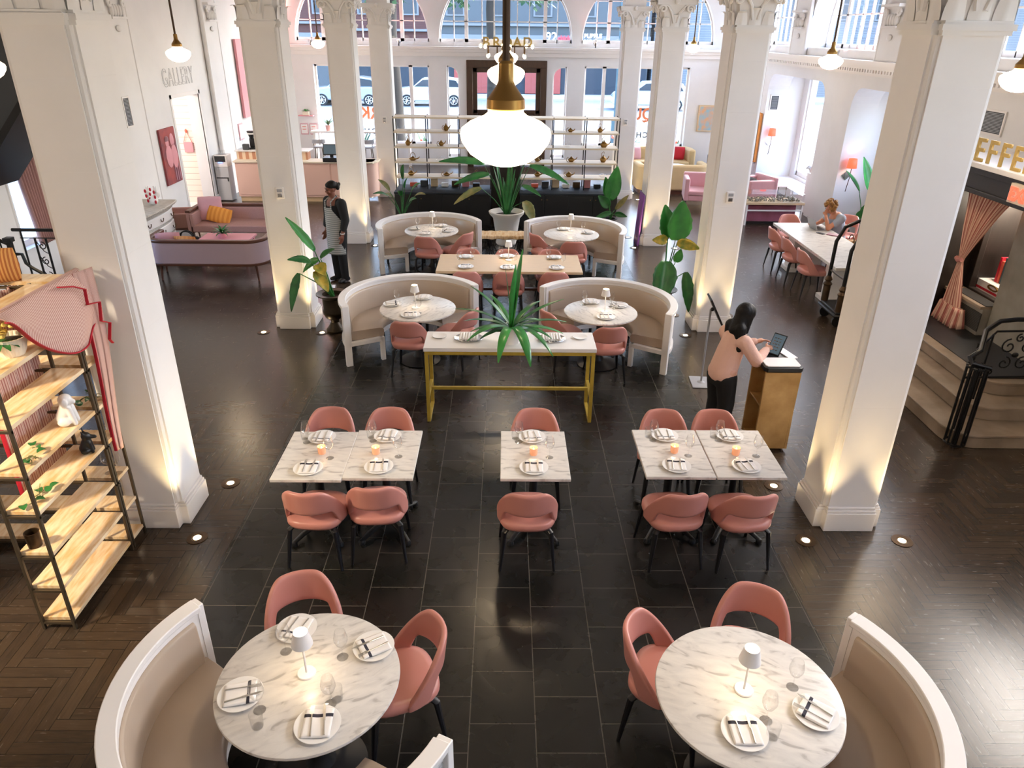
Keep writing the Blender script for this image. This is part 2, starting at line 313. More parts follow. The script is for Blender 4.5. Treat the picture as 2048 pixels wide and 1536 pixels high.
# ================================================================== SETTING
def floor():
    Wd, n = .085, 6; regs = [(-7.4, -2.37, -3, 24.9), (2.37, 8.4, -3, 24.9), (-2.37, 2.37, 16.6, 24.9)]
    vs, fs, uvs, rn = [], [], [], []
    def put(x0, x1, y0, y1, vert):
        for a, b, c, d in regs:
            X0, X1, Y0, Y1 = max(x0, a), min(x1, b), max(y0, c), min(y1, d)
            if X1-X0 < 1e-4 or Y1-Y0 < 1e-4: continue
            k = len(vs); fx = lambda x: (x-x0)/(x1-x0); fy = lambda y: (y-y0)/(y1-y0)
            for x, y in ((X0, Y0), (X1, Y0), (X1, Y1), (X0, Y1)):
                vs.append((x, y, 0)); uvs.append((fy(y), fx(x)) if vert else (fx(x), fy(y)))
            fs.append((k, k+1, k+2, k+3)); rn.append(rr)
    for j in range(int(-3/Wd)-2, int(25/Wd)+2):
        i0 = int(-7.5/Wd)
        for i in range(i0-2*n, int(8.5/Wd)+1):
            if (i-j) % (2*n) == 0: rr = RND.random(); put(i*Wd, (i+n)*Wd, j*Wd, (j+1)*Wd, False)
    for i in range(int(-7.5/Wd)-1, int(8.5/Wd)+1):
        for j in range(int(-3/Wd)-2*n, int(25/Wd)+2):
            if (j-(i-2*n+1)) % (2*n) == 0: rr = RND.random(); put(i*Wd, (i+1)*Wd, j*Wd, (j+n)*Wd, True)
    k = len(vs); vs += [(-2.37, -3, 0), (2.37, -3, 0), (2.37, 16.6, 0), (-2.37, 16.6, 0)]; fs.append((k, k+1, k+2, k+3)); uvs += [(0, 0)]*4; rn.append(0)
    me = bpy.data.meshes.new('floor'); me.from_pydata(vs, [], fs); ul = me.uv_layers.new(name='UVMap')
    for p in me.polygons:
        for li in p.loop_indices: ul.data[li].uv = uvs[me.loops[li].vertex_index]
    at = me.attributes.new('rnd', 'FLOAT', 'FACE'); at.data.foreach_set('value', rn)
    me.materials.append(MAT['woodfloor']); me.materials.append(MAT['slate']); me.polygons[len(fs)-1].material_index = 1
    o = bpy.data.objects.new('floor', me); COL.objects.link(o); return struct(o)
floor()
def wall(name, m, P, s0, s1, z0, z1, ops, th, parent=None):
    """wall along s with openings (a,b,low(s),top(s)); P(s,t,z) gives the place"""
    br = {s0, s1}
    for a, b, lo, hi, fine in ops:
        br |= {a, b}
        if fine:
            for q in fine: br.add(q)
    br = sorted(q for q in br if s0-1e-6 <= q <= s1+1e-6); g = G()
    for a, b in zip(br, br[1:]):
        if b-a < 1e-5: continue
        m_ = (a+b)/2; cov = sorted([o for o in ops if o[0]-1e-6 <= m_ <= o[1]+1e-6], key=lambda o: o[2](m_)); la, lb = z0, z0; e = 1e-5
        segs = []
        for o in cov: segs.append((la, lb, o[2](a+e), o[2](b-e))); la, lb = o[3](a+e), o[3](b-e)
        segs.append((la, lb, z1, z1))
        for p, q, r_, s_ in segs:
            if r_-p < 1e-4 and s_-q < 1e-4: continue
            v = [P(a, 0, p), P(b, 0, q), P(b, th, q), P(a, th, p), P(a, 0, r_), P(b, 0, s_), P(b, th, s_), P(a, th, r_)]
            g.add(v, [(0, 1, 2, 3), (4, 7, 6, 5), (0, 4, 5, 1), (1, 5, 6, 2), (2, 6, 7, 3), (3, 7, 4, 0)])
    return struct(g.ob(name, m, parent, smooth=0))
def arch(c, r, sill, spring, ry=None):
    ry = ry or r; f = [c-r*cos(pi*i/24) for i in range(25)]
    return (c-r, c+r, lambda s: sill, lambda s: spring + ry*math.sqrt(max(0, 1-((s-c)/r)**2)), f)
def rect(a, b, lo, hi, rl=0, rr=0):
    f = [a+rl*(1-cos(pi/2*i/8)) for i in range(9)]*(rl > 0) + [b-rr*(1-cos(pi/2*i/8)) for i in range(9)]*(rr > 0)
    def top(s):
        z = hi
        if rl and s < a+rl: z = hi-rl+math.sqrt(max(0, rl*rl-(rl-(s-a))**2))
        if rr and s > b-rr: z = hi-rr+math.sqrt(max(0, rr*rr-(rr-(b-s))**2))
        return z
    return (a, b, lambda s: lo, top, f)
WN = [0]
def window(P, op, thick_s, thin_s, bars_z, name=None, m='trimwhite', dep=.06, fr=.09):
    a, b, lo, hi, fine = op; WN[0] += 1
    root = bpy.data.objects.new('window_%d' % WN[0], None); COL.objects.link(root); root['kind'] = 'structure'
    br = sorted(set([a, b] + list(fine or []))); g = G()
    inn, out = [], []
    c = (a+b)/2
    for s in br:
        e = min(max(s, a+1e-4), b-1e-4); out.append((e, hi(e)))
    zb = lo(c)
    # outer frame: sill, jambs, head following the opening
    def bar(pts, wd):
        for (s1, z1), (s2, z2) in zip(pts, pts[1:]):
            d = Vector((s2-s1, z2-z1)); 
            if d.length < 1e-5: continue
            d.normalize(); nx, nz = -d[1]*wd/2, d[0]*wd/2
            q = [(s1+nx, z1+nz), (s2+nx, z2+nz), (s2-nx, z2-nz), (s1-nx, z1-nz)]
            v = [P(s, t, z) for t in (0, dep) for s, z in q]; g.add(v, [(0, 1, 2, 3), (7, 6, 5, 4), (0, 4, 5, 1), (1, 5, 6, 2), (2, 6, 7, 3), (3, 7, 4, 0)])
    bar([(a, zb)] + out + [(b, zb)], fr); bar([(a, zb+fr/2), (b, zb+fr/2)], fr)
    for s in thick_s: bar([(s, zb), (s, hi(s))], .11)
    g.ob('frame', m, root, smooth=0)
    g = G(); e_ = G()
    for s in thin_s: bar([(s, zb), (s, hi(s))], .028)
    for z in bars_z:
        ss = [a+(b-a)*i/60 for i in range(61)]; ok = [s for s in ss[1:-1] if hi(s) > z]
        if ok: bar([(ok[0], z), (ok[-1], z)], .03)
    if g.v: g.ob('muntins', m, root, smooth=0)
    g = G(); v = [P(s, dep/2, z) for s, z in out]; k = len(v); v += [P(b-1e-4, dep/2, zb), P(a+1e-4, dep/2, zb)]
    g.add(v, [tuple(range(k+2))]); g.ob('glass_pane', 'pane', root, smooth=0)
    return root
# ---- back (street) wall
PB = lambda s, t, z: (s, 24.9+t, z)
ops = [arch(c, 2.06, 3.7, 3.75) for c in (-4.45, -.02, 4.4)]
low = [rect(-6.05, -2.42, .6, 3.03), rect(-1.87, -1.48, .25, 3.03, 0, .32), rect(1.48, 1.93, .25, 3.03, .32, 0), rect(2.48, 5.82, .6, 3.05)]
door = rect(-1.25, 1.29, 0, 3.2)
wall('wall_back', 'plaster', PB, -7.4, 8.4, 0, 7, ops+low+[door], .35)
PW = lambda s, t, z: (s, 25.08+t, z)
for c, o in zip((-4.45, -.02, 4.4), ops): window(PW, o, [c-1.22, c+1.22], [c-1.6+.0, c-.73, c-.36, c, c+.36, c+.73, c+1.6], [4.28, 4.88, 5.4])
window(PW, low[0], [-3.02], [], [], fr=.12); window(PW, low[1], [], [], []); window(PW, low[2], [], [], []); window(PW, low[3], [3.12], [], [], fr=.12)
g = G()
g.box(-7.4, 7.4, 24.62, 24.9, 3.5, 3.58).box(-7.4, 7.4, 24.7, 24.9, 3.42, 3.5).box(-7.4, 7.4, 24.78, 24.9, 3.3, 3.42)
struct(g.ob('trim_1', 'trimwhite', bevel=.01, smooth=0))
# double door
d = bpy.data.objects.new('door_1', None); COL.objects.link(d); struct(d, 'dark wooden double street door with two glazed leaves', 'door')
g = G(); g.box(-1.25, 1.29, 24.84, 25.1, 2.98, 3.2).box(-1.25, -1.05, 24.84, 25.1, 0, 3.0).box(1.09, 1.29, 24.84, 25.1, 0, 3.0).box(-.07, .11, 24.86, 25.08, 0, 3.0); g.ob('door_frame', 'doorwood', d, bevel=.02, smooth=0)
for x0, x1 in ((-1.05, -.07), (.11, 1.09)):
    g = G(); g.box(x0, x0+.14, 24.95, 25.02, .05, 2.98).box(x1-.14, x1, 24.95, 25.02, .05, 2.98).box(x0, x1, 24.95, 25.02, 2.84, 2.98).box(x0, x1, 24.95, 25.02, 1.62, 1.74).box(x0+.14, x1-.14, 24.97, 25.0, .05, 1.62).box(x0+.25, x1-.25, 24.955, 25.0, .3, 1.45)
    lf = g.ob('door_leaf', 'doorwood', d, bevel=.012, smooth=0); G().box(x0+.14, x1-.14, 24.98, 24.99, 1.74, 2.84).ob('glass_pane', 'pane', lf, smooth=0)
    if x0 > 0: G().cbox(((x0+x1)/2-.02, 24.945, 1.55), (.3, .02, .07)).ob('letter_plate', 'brass', lf)
# ---- left wall
PL = lambda s, t, z: (-7.4-t, s, z)
wl = rect(11.0, 12.9, .9, 2.7); gd = rect(17.28, 18.85, 0, 2.6)
wall('wall_left', 'plaster', PL, -3, 24.9, 0, 7, [wl, gd], .3)
window(lambda s, t, z: (-7.55-t, s, z), wl, [11.95], [], [])
d = bpy.data.objects.new('door_2', None); COL.objects.link(d); struct(d, 'open gallery doorway with pale pink slatted room behind', 'doorway')
G().box(-7.42, -7.39, 17.2, 17.28, 0, 2.68).box(-7.42, -7.39, 18.85, 18.93, 0, 2.68).box(-7.42, -7.39, 17.2, 18.93, 2.6, 2.68).ob('door_casing', 'trimwhite', d, smooth=0)
G().box(-10.2, -7.7, 18.86, 18.95, 0, 3.2).ob('slatted_wall', 'slatwall', d, smooth=0)
struct(G().box(-10.2, -7.7, 14.9, 18.95, -.05, 0).box(-10.25, -10.15, 14.9, 18.95, 0, 3.2).box(-10.2, -7.7, 14.9, 15., 0, 3.2).box(-10.2, -7.7, 15, 18.95, 3.2, 3.25).ob('wall_gallery', 'plaster', smooth=0))
light('gallery_lamp', 'POINT', (-8.9, 17.0, 2.9), 110, (1, .86, .76), .2)
# ---- right wall: arcade below, arched windows above
PR = lambda s, t, z: (7.4+t, s, z)
bays = (-1.63, 3.2, 8.03, 12.86, 17.7, 22.5)
upr = [arch(c, 2.0, 3.75, 3.9) for c in bays]
arc = [rect(18.05, 22.05, 0, 3.05, .42, .42), rect(13.1, 16.6, 0, 3.05, .42, .42), rect(22.9, 24.6, 0, 3.05, .3, .3)]
wall('wall_right', 'plaster', PR, -3, 24.9, 0, 7, upr+arc, .6)
for c, o in zip(bays, upr): window(lambda s, t, z: (7.85+t, s, z), o, [c-1.0, c+1.0], [c-1.5, c-.6, c-.2, c+.2, c+.6, c+1.5], [4.45, 5.1])
lw = [rect(18.3, 21.7, .35, 3.0), rect(13.4, 16.2, 1.3, 2.9), rect(23.1, 24.4, .5, 3.0)]
wall('wall_outer', 'plaster', lambda s, t, z: (8.4+t, s, z), 12.4, 24.9, 0, 3.3, lw, .25)
window(lambda s, t, z: (8.46+t, s, z), lw[0], [20.3], [], [], fr=.12); window(lambda s, t, z: (8.46+t, s, z), lw[1], [14.8], [], []); window(lambda s, t, z: (8.46+t, s, z), lw[2], [], [], [])
struct(G().box(8.0, 8.4, 16.6, 18.05, 0, 3.15).box(8.0, 8.4, 22.05, 22.9, 0, 3.15).box(8.0, 8.4, 12.4, 13.1, 0, 3.15).ob('wall_piers', 'plaster', smooth=0))
struct(G().box(8.0, 8.65, 12.4, 24.9, 3.1, 3.3).ob('ceiling_niche', 'plaster', smooth=0))
struct(G().box(7.75, 8.4, 18.05, 22.05, 0, .22).box(7.72, 8.4, 18.05, 22.05, .22, .26).ob('trim_2', 'trimwhite', smooth=0, bevel=.006))
g = G(); g.box(7.12, 7.4, -3, 24.6, 3.5, 3.58).box(7.2, 7.4, -3, 24.6, 3.42, 3.5).box(7.3, 7.4, -3, 24.6, 3.3, 3.42)
for i in range(230): g.box(7.24, 7.3, -2.9+i*.12, -2.84+i*.12, 3.36, 3.42)
struct(g.ob('trim_3', 'trimwhite', smooth=0))
# ---- front wall behind the camera, ceiling
wall('wall_front', 'plaster', lambda s, t, z: (s, -3-t, z), -7.4, 8.4, 0, 7, [], .3)
struct(G().box(-7.7, 8.5, -3.3, 25.2, 7, 7.2).ob('ceiling', 'ceilingpaint', smooth=0))
# ---- wall pilasters with colonnettes and small capitals
def pilaster(n, x, sg):
    for k, y in enumerate((.8, 5.62, 10.45, 15.28, 20.11)):
        g = G(); X = x; t = sg*.1
        a, b = sorted((X, X+t)); g.box(a, b, y-.42, y+.42, 0 if sg > 0 else 3.58, 7)
        for s in (-1, 1):
            g.tube([(X+t*.6, y+s*.46, 0 if sg > 0 else 3.58), (X+t*.6, y+s*.46, 7)], .055, 10)
        if sg > 0: g.box(a, X+t*1.3, y-.5, y+.5, 0, .2)
        # console capital with scrolls
        a, b = sorted((X+t, X+t*1.9)); g.box(a, b, y-.3, y+.3, 4.16, 4.2); 
        a, b = sorted((X+t, X+t*2.3)); g.box(a, b, y-.36, y+.36, 4.52, 4.57)
        for s in (-1, 1):
            g.tube([(X+t*1.5, y+s*(.26+.07*cos(q)*(1-q/16)), 4.42+.07*sin(q)*(1-q/16)) for q in [i*.5 for i in range(24)]], .022, 6)
        for i in range(5): g.ell((X+t*1.4, y-.2+.1*i, 4.3), (.05, .045, .11), 8, 6)
        for zz in (4.0,): g.ell((X+t*1.2, y, zz), (.03, .1, .06), 8, 6)
        struct(g.ob('trim_%d' % n, 'plaster')); n += 1
    return n
nx = pilaster(4, -7.4, 1); pilaster(nx, 7.4, -1)
struct(G().box(-7.4, -7.37, -3, 17.2, 0, .18).box(-7.4, -7.37, 18.93, 24.9, 0, .18).ob('baseboard_left', 'trimwhite', smooth=0))
# ---- square columns
def column():
    root = thing('column', 'x', 'column'); a, n = .255, .05
    def sec(h, k):   # square with stepped corners
        q = h-k; return [(-q, -h), (q, -h), (q, -q), (h, -q), (h, q), (q, q), (q, h), (-q, h), (-q, q), (-h, q), (-h, -q), (-q, -q)]
    G().prism(sec(.295, .07), 0, .19).prism(sec(.285, .065), .19, .215).prism(sec(.272, .058), .215, .24).ob('base', 'trimwhite', root, bevel=.006, smooth=0)
    g = G(); g.prism(sec(a, n), .24, 4.05)
    for sx in (-1, 1):
        for sy in (-1, 1): g.tube([(sx*(a-n*.9), sy*(a-n*.9), .24), (sx*(a-n*.9), sy*(a-n*.9), 4.05)], .032, 10)
    g.ob('shaft', 'columnplaster', root)
    g = G(); g.prism(sec(.275, .05), 4.05, 4.08).prism(sec(.29, .05), 4.08, 4.12).prism(sec(.27, .05), 4.12, 4.14)
    g.rings([[(x*h/.25, y*h/.25, z) for x, y in sec(.25, .05)] for z, h in ((4.14, .245), (4.25, .25), (4.38, .27), (4.5, .31))])
    # abacus with hollow sides
    ab = []
    for i in range(4):
        A = rad(90*i)
        for s in (-.37, -.25, 0, .25, .37):
            d_ = .36 - .05*cos(s/.37*pi/2); ab.append((d_*cos(A)-s*sin(A), d_*sin(A)+s*cos(A)))
    g.prism(ab, 4.5, 4.56).prism([(x*1.03, y*1.03) for x, y in ab], 4.56, 4.6)
    for i in range(4):
        M = Matrix.Rotation(rad(90*i), 4, 'Z')
        for s in (-1, 1):   # corner volutes seen on each face
            pts = [(.325, s*(.25+(.075-.0042*q)*cos(q*.55)*1.0), 4.43+(.075-.0042*q)*sin(q*.55)) for q in range(17)]
            g.tube(pts, [.026-.0008*q for q in range(17)], 6, M)
            g.tube([(.26, s*.03, 4.2), (.275, s*.07, 4.36), (.31, s*.16, 4.48), (.325, s*.24, 4.5)], [.02, .022, .022, .02], 6, M)
        for s, h in ((-.17, .2), (0, .24), (.17, .2)):   # acanthus leaves
            g.grid(lambda u, v: (.252+.03*v*v+.05*max(0, v-.72)/.28+.012*(1-abs(2*u-1)), s+(u-.5)*.15*math.sqrt(max(.04, 1-v*v*.9)), 4.14+h*v-.05*max(0, v-.8)/.2), 8, 6, M)
        g.ell((.335, 0, 4.555), (.03, .05, .05), 8, 6, M)
    g.ob('capital', 'plaster', root)
    G().box(-.25, .25, -.25, .25, 4.6, 7).ob('upper_block', 'columnplaster', root, smooth=0)
    return root
c0 = column(); k = 0
CN = ['first column from the camera', 'second column from the camera', 'third column from the camera', 'farthest column by the street windows']
for j in range(4):
    for s, sd in ((-1, 'left'), (1, 'right')):
        lab = 'white square column with scroll capital, %s on the %s' % (CN[j], sd)
        c = c0 if k == 0 else dup(c0, lab, (0, 0, 0)); c['label'] = lab; c['group'] = 'square columns'; c.location = (s*3.12, 5.62+4.83*j - (.12 if j == 3 else 0), 0); k += 1
# ---- recessed floor uplights round the columns
def can():
    r = thing('floor_uplight', 'x', 'floor light'); G().lathe([(.001, .001), (.09, .001), (.09, .006), (.05, .008), (.045, .004), (.001, .004)], 20).ob('bezel', 'bronze', r)
    G().lathe([(.001, .0045), (.034, .0055), (.02, .009), (.001, .01)], 16).ob('lens', 'canlight', r); return r
u0 = can(); k = 0
for j in range(4):
    for s, sd in ((-1, 'left'), (1, 'right')):
        cx, cyy = s*3.12, 5.62+4.83*j
        for dx, dy, nm in ((.43, -.43, 'front right'), (-.43, -.43, 'front left'), (.43, .43, 'rear right'), (-.43, .43, 'rear left')):
            lab = 'small round floor uplight at the %s of the %s on the %s' % (nm, CN[j].replace(' from the camera', '').replace(' by the street windows', ''), sd)
            o = u0 if k == 0 else dup(u0, lab, (0, 0, 0)); o['label'] = lab; o['group'] = 'floor uplights'; o.location = (cx+dx, cyy+dy, 0); k += 1
            light('uplight_lamp', 'SPOT', (cx+dx, cyy+dy, .03), 48, (1, .72, .34), .03, aim=(-dx*.46, -dy*.46, 1), spot=52, blend=.9)
# ---- the street outside
struct(G().box(-40, 40, 25.25, 29.5, -.12, -.02).ob('ground_sidewalk', 'concrete', smooth=0)); struct(G().box(-60, 60, 29.5, 52, -.25, -.15).ob('ground_road', 'asphalt', smooth=0)); struct(G().box(-60, 60, 52, 60, -.2, -.05).ob('ground_far_sidewalk', 'concrete', smooth=0)); struct(G().box(8.66, 40, -8, 25.25, -.12, -.02).ob('ground_side_street', 'concrete', smooth=0))
def building(label, x0, x1, h, m, y=56., rows=2, sash='storedark', step=2.6, shop=None, z1=3.4):
    b = thing('building', label, 'building', ((x0+x1)/2, y, 0)); W2 = (x1-x0)/2
    G().box(-W2, W2, 0, 8, -.2, h).ob('wall', m, b, smooth=0)
    if shop: G().box(-W2+.1, W2-.1, -.12, .02, -.1, z1).ob('shopfront', shop, b, smooth=0); G().box(-W2, W2, -.35, .1, z1, z1+.35).box(-W2, W2, -.25, .1, z1+.9, z1+1.05).ob('cornice', 'pale_stone', b, smooth=0)
    n = max(1, int(2*W2/step))
    for i in range(n):
        cx = -W2+(i+.5)*2*W2/n
        for r in range(rows):
            z = 4.9+r*3.2
            f = G().box(cx-.65, cx+.65, -.1, .02, z, z+2.0).ob('window_surround', 'pale_stone', b, smooth=0); G().box(cx-.52, cx+.52, -.13, -.05, z+.1, z+.95).box(cx-.52, cx+.52, -.13, -.05, z+1.03, z+1.9).ob('glass', sash, f, smooth=0)
    return b
building('red brick building with pale window surrounds across the street, left', -34, -11.2, 9, 'brickmat', shop='storegrey')
building('narrow brick building across the street left of the dark shops', -11, -5.2, 10, 'brickmat', shop='storeblue', z1=3.0)
bb = building('grey building over dark blue shops across the street, centre', -5, 10, 11, 'storegrey', shop='storeblue')
building('pale sided building across the street, far right', 10.3, 36, 8, 'siding', rows=1)
for i, x in enumerate((-3.2, -1.6, 0.2, 1.8, 3.4)):
    G().box(x-.45-2.5, x+.45-2.5, -.3, 0, 0, 2.5).ob('shop_panel', 'coralwall', bb, smooth=0)
q = text('sign_letters', 'BUBBLE\nMOCHI', 'signwhite', .36, .03, plane_M((5.98-2.5, -.4, 3.62), (1, 0, 0), (0, 0, 1)), bb, bold=.02); 
text('sign_letters', '92', 'signwhite', .8, .03, plane_M((3.1-2.5, -.4, 3.4), (1, 0, 0), (0, 0, 1)), bb, bold=.01); text('sign_letters', 'chick', 'signred', .42, .03, plane_M((4.0-2.5, -.4, 3.45), (1, 0, 0), (0, 0, 1)), bb, bold=.02)
def car(label, x, y, m, rz=0):
    c = thing('car', label, 'car', (x, y, -.15), rz, 'cars on the street')
    def side(pts, hw, k, mm, nm):
        G().rings([[(px, -hw, pz) for px, pz in pts], [(px, hw, pz) for px, pz in pts]]).ob(nm, mm, c, bevel=.09, seg=3)
    side([(-2.25, .3), (-2.25, .78), (-2.05, .95), (-1.1, 1.05), (1.5, 1.08), (2.2, 1.02), (2.28, .7), (2.25, .3)], .88, 1, m, 'body')
    side([(-1.15, 1.0), (-.45, 1.55), (.9, 1.62), (1.75, 1.5), (2.1, 1.03)], .74, 1, m, 'roof')
    G().rings([[(px, s*.76, pz) for px, pz in ((-.95, 1.1), (-.42, 1.48), (.85, 1.54), (1.55, 1.45), (1.8, 1.1))] for s in (-1, 1)]).ob('side_glass', 'carglass', c, smooth=0)
    for wx in (-1.4, 1.42):
        for s in (-1, 1):
            wv = G().tube([(wx, s*.72, .33), (wx, s*.92, .33)], .34, 20).ob('wheel', 'tyre', c); g = G()
            for i in range(7): a = 2*pi*i/7; g.tube([(wx, s*.93, .33), (wx+.22*cos(a), s*.93, .33+.22*sin(a))], .03, 6)
            g.tube([(wx+.22*cos(i*.5), s*.925, .33+.22*sin(i*.5)) for i in range(14)], .02, 6); g.ob('rim', 'silver', wv)
    return c
car('silver car parked across the street, leftmost', -9.6, 47.6, 'carsilver'); car('white car parked across the street, second from left', -4.55, 47.8, 'carwhite'); car('pale car on the street behind the pole, right', 8.6, 46.5, 'carwhite')
def tree(label, x, y, r, h, blobs, leafy=True):
    t = thing('street_tree', label, 'tree', (x, y, 0)); G().tube([(0, 0, -.1), (.02, 0, h*.3), (-.05, 0, h*.6), (.1, 0, h)], [r*1.25, r, r*.9, r*.75], 14).ob('trunk', 'bark', t)
    g = G(); R2 = random.Random(int(x*10)+5)
    for bx, by, bz, br, n in blobs:
        for i in range(n):
            d = Vector((R2.gauss(0, 1), R2.gauss(0, 1), R2.gauss(0, 1))).normalized()*br*R2.uniform(.5, 1)
            p = Vector((bx, by, bz)) + Vector((d.x, d.y, d.z*.8)); a = R2.uniform(0, 6.3); l = R2.uniform(.14, .3); u = Vector((cos(a), sin(a)*.6, -.7)).normalized()*l; v = Vector((-sin(a), cos(a), R2.uniform(-.4, .4)))*l*.35
            g.add([p, p+u*.5+v, p+u, p+u*.5-v], [(0, 1, 2, 3)])
    o = g.ob('foliage', 'treegreen', t, smooth=0); o['kind'] = 'stuff'
tree('street tree with dark trunk outside the left windows', -4.15, 29.3, .26, 6.5, [(-.2, 0, 5.9, 1.3, 500), (1.4, .4, 6.2, 1.1, 300)])
tree('leafy street tree outside the centre arched window', -.6, 33, .2, 8, [(-1.6, 0, 5.6, 1.0, 420), (1.8, .2, 5.7, 1.1, 420), (.2, 0, 6.6, 1.4, 420), (-2.4, .3, 6.6, 1.2, 300)])
tree('leafy street tree outside the upper right arched windows', 15.5, 22.5, .22, 8, [(0, 0, 6.5, 2.0, 900), (.5, -2, 7.2, 1.8, 700)])
p = thing('street_pole', 'dark green street pole outside the right windows', 'pole', (4.35, 30.2, 0)); G().tube([(0, 0, -.1), (0, 0, 7)], .13, 14).ob('post', 'polegreen', p); G().tube([(0, 0, .0), (0, 0, .9)], .2, 14).ob('post_base', 'polegreen', p)
b = thing('building', 'grey building beyond the side street, seen through upper right windows', 'building', (26, 14, 0)); G().box(0, 6, -16, 16, -.2, 8.5).ob('wall', 'storegrey', b, smooth=0)
for i in range(8):
    for z in (1.2, 4.6): f = G().box(-.1, .05, -14+i*4, -12.6+i*4, z, z+2.2).ob('window_surround', 'pale_stone', b, smooth=0); G().box(-.14, -.05, -13.85+i*4, -12.75+i*4, z+.15, z+2.05).ob('glass', 'storedark', f, smooth=0)
# ================================================================== PENDANTS
def pendant():
    r = thing('pendant_lamp', 'x', 'pendant lamp')
    G().tube([(0, 0, .3), (0, 0, 3.4)], .016, 10).ob('rod', 'rodbrown', r)
    G().lathe([(.022, .3), (.03, .29), (.031, .225), (.04, .205), (.066, .17), (.078, .155), (.08, .12), (.075, .115)], 28).ob('fitter', 'brass', r)
    G().lathe([(.074, .13), (.074, .105), (.09, .092), (.15, .068), (.184, .042), (.191, .018), (.184, -.012), (.15, -.06), (.1, -.093), (.05, -.108), (.001, -.112)], 40).ob('globe', 'globe', r)
    return r
pl = pendant(); k = 0
names = {(0, 3.2): 'large nearest white schoolhouse pendant lamp hanging over the centre', (0, 8.03): 'centre schoolhouse pendant lamp just behind the nearest one', (0, 12.86): 'centre schoolhouse pendant lamp farthest back in its row',
 (-5.26, 12.86): 'schoolhouse pendant lamp on the left in front of the GALLERY letters', (-5.26, 22.5): 'small distant schoolhouse pendant lamp on the left by the pink wall', (5.26, 22.5): 'small distant schoolhouse pendant lamp on the right by the street windows',
 (5.26, 12.86): 'schoolhouse pendant lamp on the right over the laptop table', (5.26, 8.03): 'schoolhouse pendant lamp at the right edge above the gold letters', (-5.26, 17.7): 'schoolhouse pendant lamp hidden behind the second left column', (5.26, 17.7): 'schoolhouse pendant lamp behind the second right column', (-5.26, 8.03): 'schoolhouse pendant lamp just outside the left edge', (-5.26, 3.2): 'schoolhouse pendant lamp over the left foreground', (5.26, 3.2): 'schoolhouse pendant lamp over the right foreground'}
for (x, y), lab in names.items():
    o = pl if k == 0 else dup(pl, lab, (0, 0, 0)); o['label'] = lab; o['group'] = 'schoolhouse pendant lamps'; o.location = (x, y, 3.64); k += 1
    light('pendant_light', 'POINT', (x, y, 3.42), 40 if y < 4 else 24, (1, .76, .5), .12)
ch = thing('chandelier', 'ring chandelier of small bare bulbs behind the centre pendants', 'chandelier', (0, 18.2, 3.5))
G().tube([(0, 0, .2), (0, 0, 3.5)], .012, 8).ob('rod', 'bronze', ch); g = G()
for rr in (.62, .42): g.tube([(rr*cos(a), rr*sin(a), .22) for a in [2*pi*i/32 for i in range(33)]], .008, 6)
for i in range(4): g.tube([(0, 0, .22), (.62*cos(i*pi/2), .62*sin(i*pi/2), .22)], .007, 6)
g.ob('ring', 'bronze', ch)
for i in range(12):
    a = 2*pi*i/12+.2; rr = .62 if i % 3 else .42; z = .2 if i % 2 else .0
    s_ = G().tube([(rr*cos(a), rr*sin(a), .22), (rr*cos(a), rr*sin(a), z+.06)], .016, 8).ob('socket', 'bronze', ch); G().ell((rr*cos(a), rr*sin(a), z+.02), (.035, .035, .045), 10, 8).ob('bulb', 'bulbglow', s_)
# ================================================================== DINING CHAIRS (faces +y)
def chair():
    r = thing('dining_chair', 'x', 'chair')
    def sh(u, v):
        u = 2*u-1; a = abs(u); th = u*rad(98); k = max(0, min(1, (a-.3)/.7)); top = .80-.37*k**1.5; e = max(0, min(1, (a-.5)/.16)); bot = .575-.165*(e*e*(3-2*e))
        if a > .93: top = max(top, bot+.03)
        z = bot+(top-bot)*v; q = .232+.012*max(0, (z-.42)/.38)
        return (q*sin(th), -q*cos(th)-.1*max(0, z-.46), z)
    G().grid(sh, 28, 6).ob('backrest', 'pinkleather', r, solid=.038, sub=1, smooth=180)
    g = G(); n = 32; R = []
    for z, k in ((.385, .86), (.395, .95), (.42, 1.0), (.45, 1.0), (.468, .95), (.476, .8), (.479, .45), (.48, .02)):
        R.append([(.235*k*math.copysign(abs(cos(t))**.62, cos(t)), .03+.245*k*math.copysign(abs(sin(t))**.62, sin(t)), z) for t in [2*pi*j/n for j in range(n)]])
    g.rings(R).ob('seat', 'pinkleather', r, smooth=180)
    for sx in (-1, 1):
        for sy in (-1, 1):
            p = [(sx*.15, .03+sy*.15, .39), (sx*.19, .03+sy*.19, .36), (sx*.225, .03+sy*.235, 0)]
            G().tube(p, [.024, .026, .014], 8, flat=.8).ob('leg', 'blackwood', r)
    G().box(-.17, .17, -.14, .2, .37, .39).ob('seat_plate', 'blackwood', r, bevel=.006)
    return r
ch0 = chair(); CH = [0]
def put_chair(x, y, dx, dy, lab, grp):
    rz = math.atan2(-dx, dy); o = ch0 if CH[0] == 0 else dup(ch0, lab, (0, 0, 0)); CH[0] += 1
    o['label'] = lab; o['group'] = grp; o.location = (x, y, 0); o.rotation_euler = (0, 0, rz)
FG = 'pink chairs in the foreground'; SG = 'pink chairs at the square marble tables'; BG_ = 'pink chairs at the curved booths'; LG = 'pink chairs at the long wooden table'; CG = 'pink chairs at the communal table'
put_chair(-1.28, 3.56, .26, -.83, 'pink leather chair on the far side of the left front round table', FG)
put_chair(-.62, 3.26, -.92, -.40, 'pink leather chair at the right of the left front round table', FG)
put_chair(1.02, 3.28, .9, -.42, 'pink leather chair at the left of the right front round table', FG)
put_chair(1.58, 3.46, -.38, -.93, 'pink leather chair on the far side of the right front round table', FG)
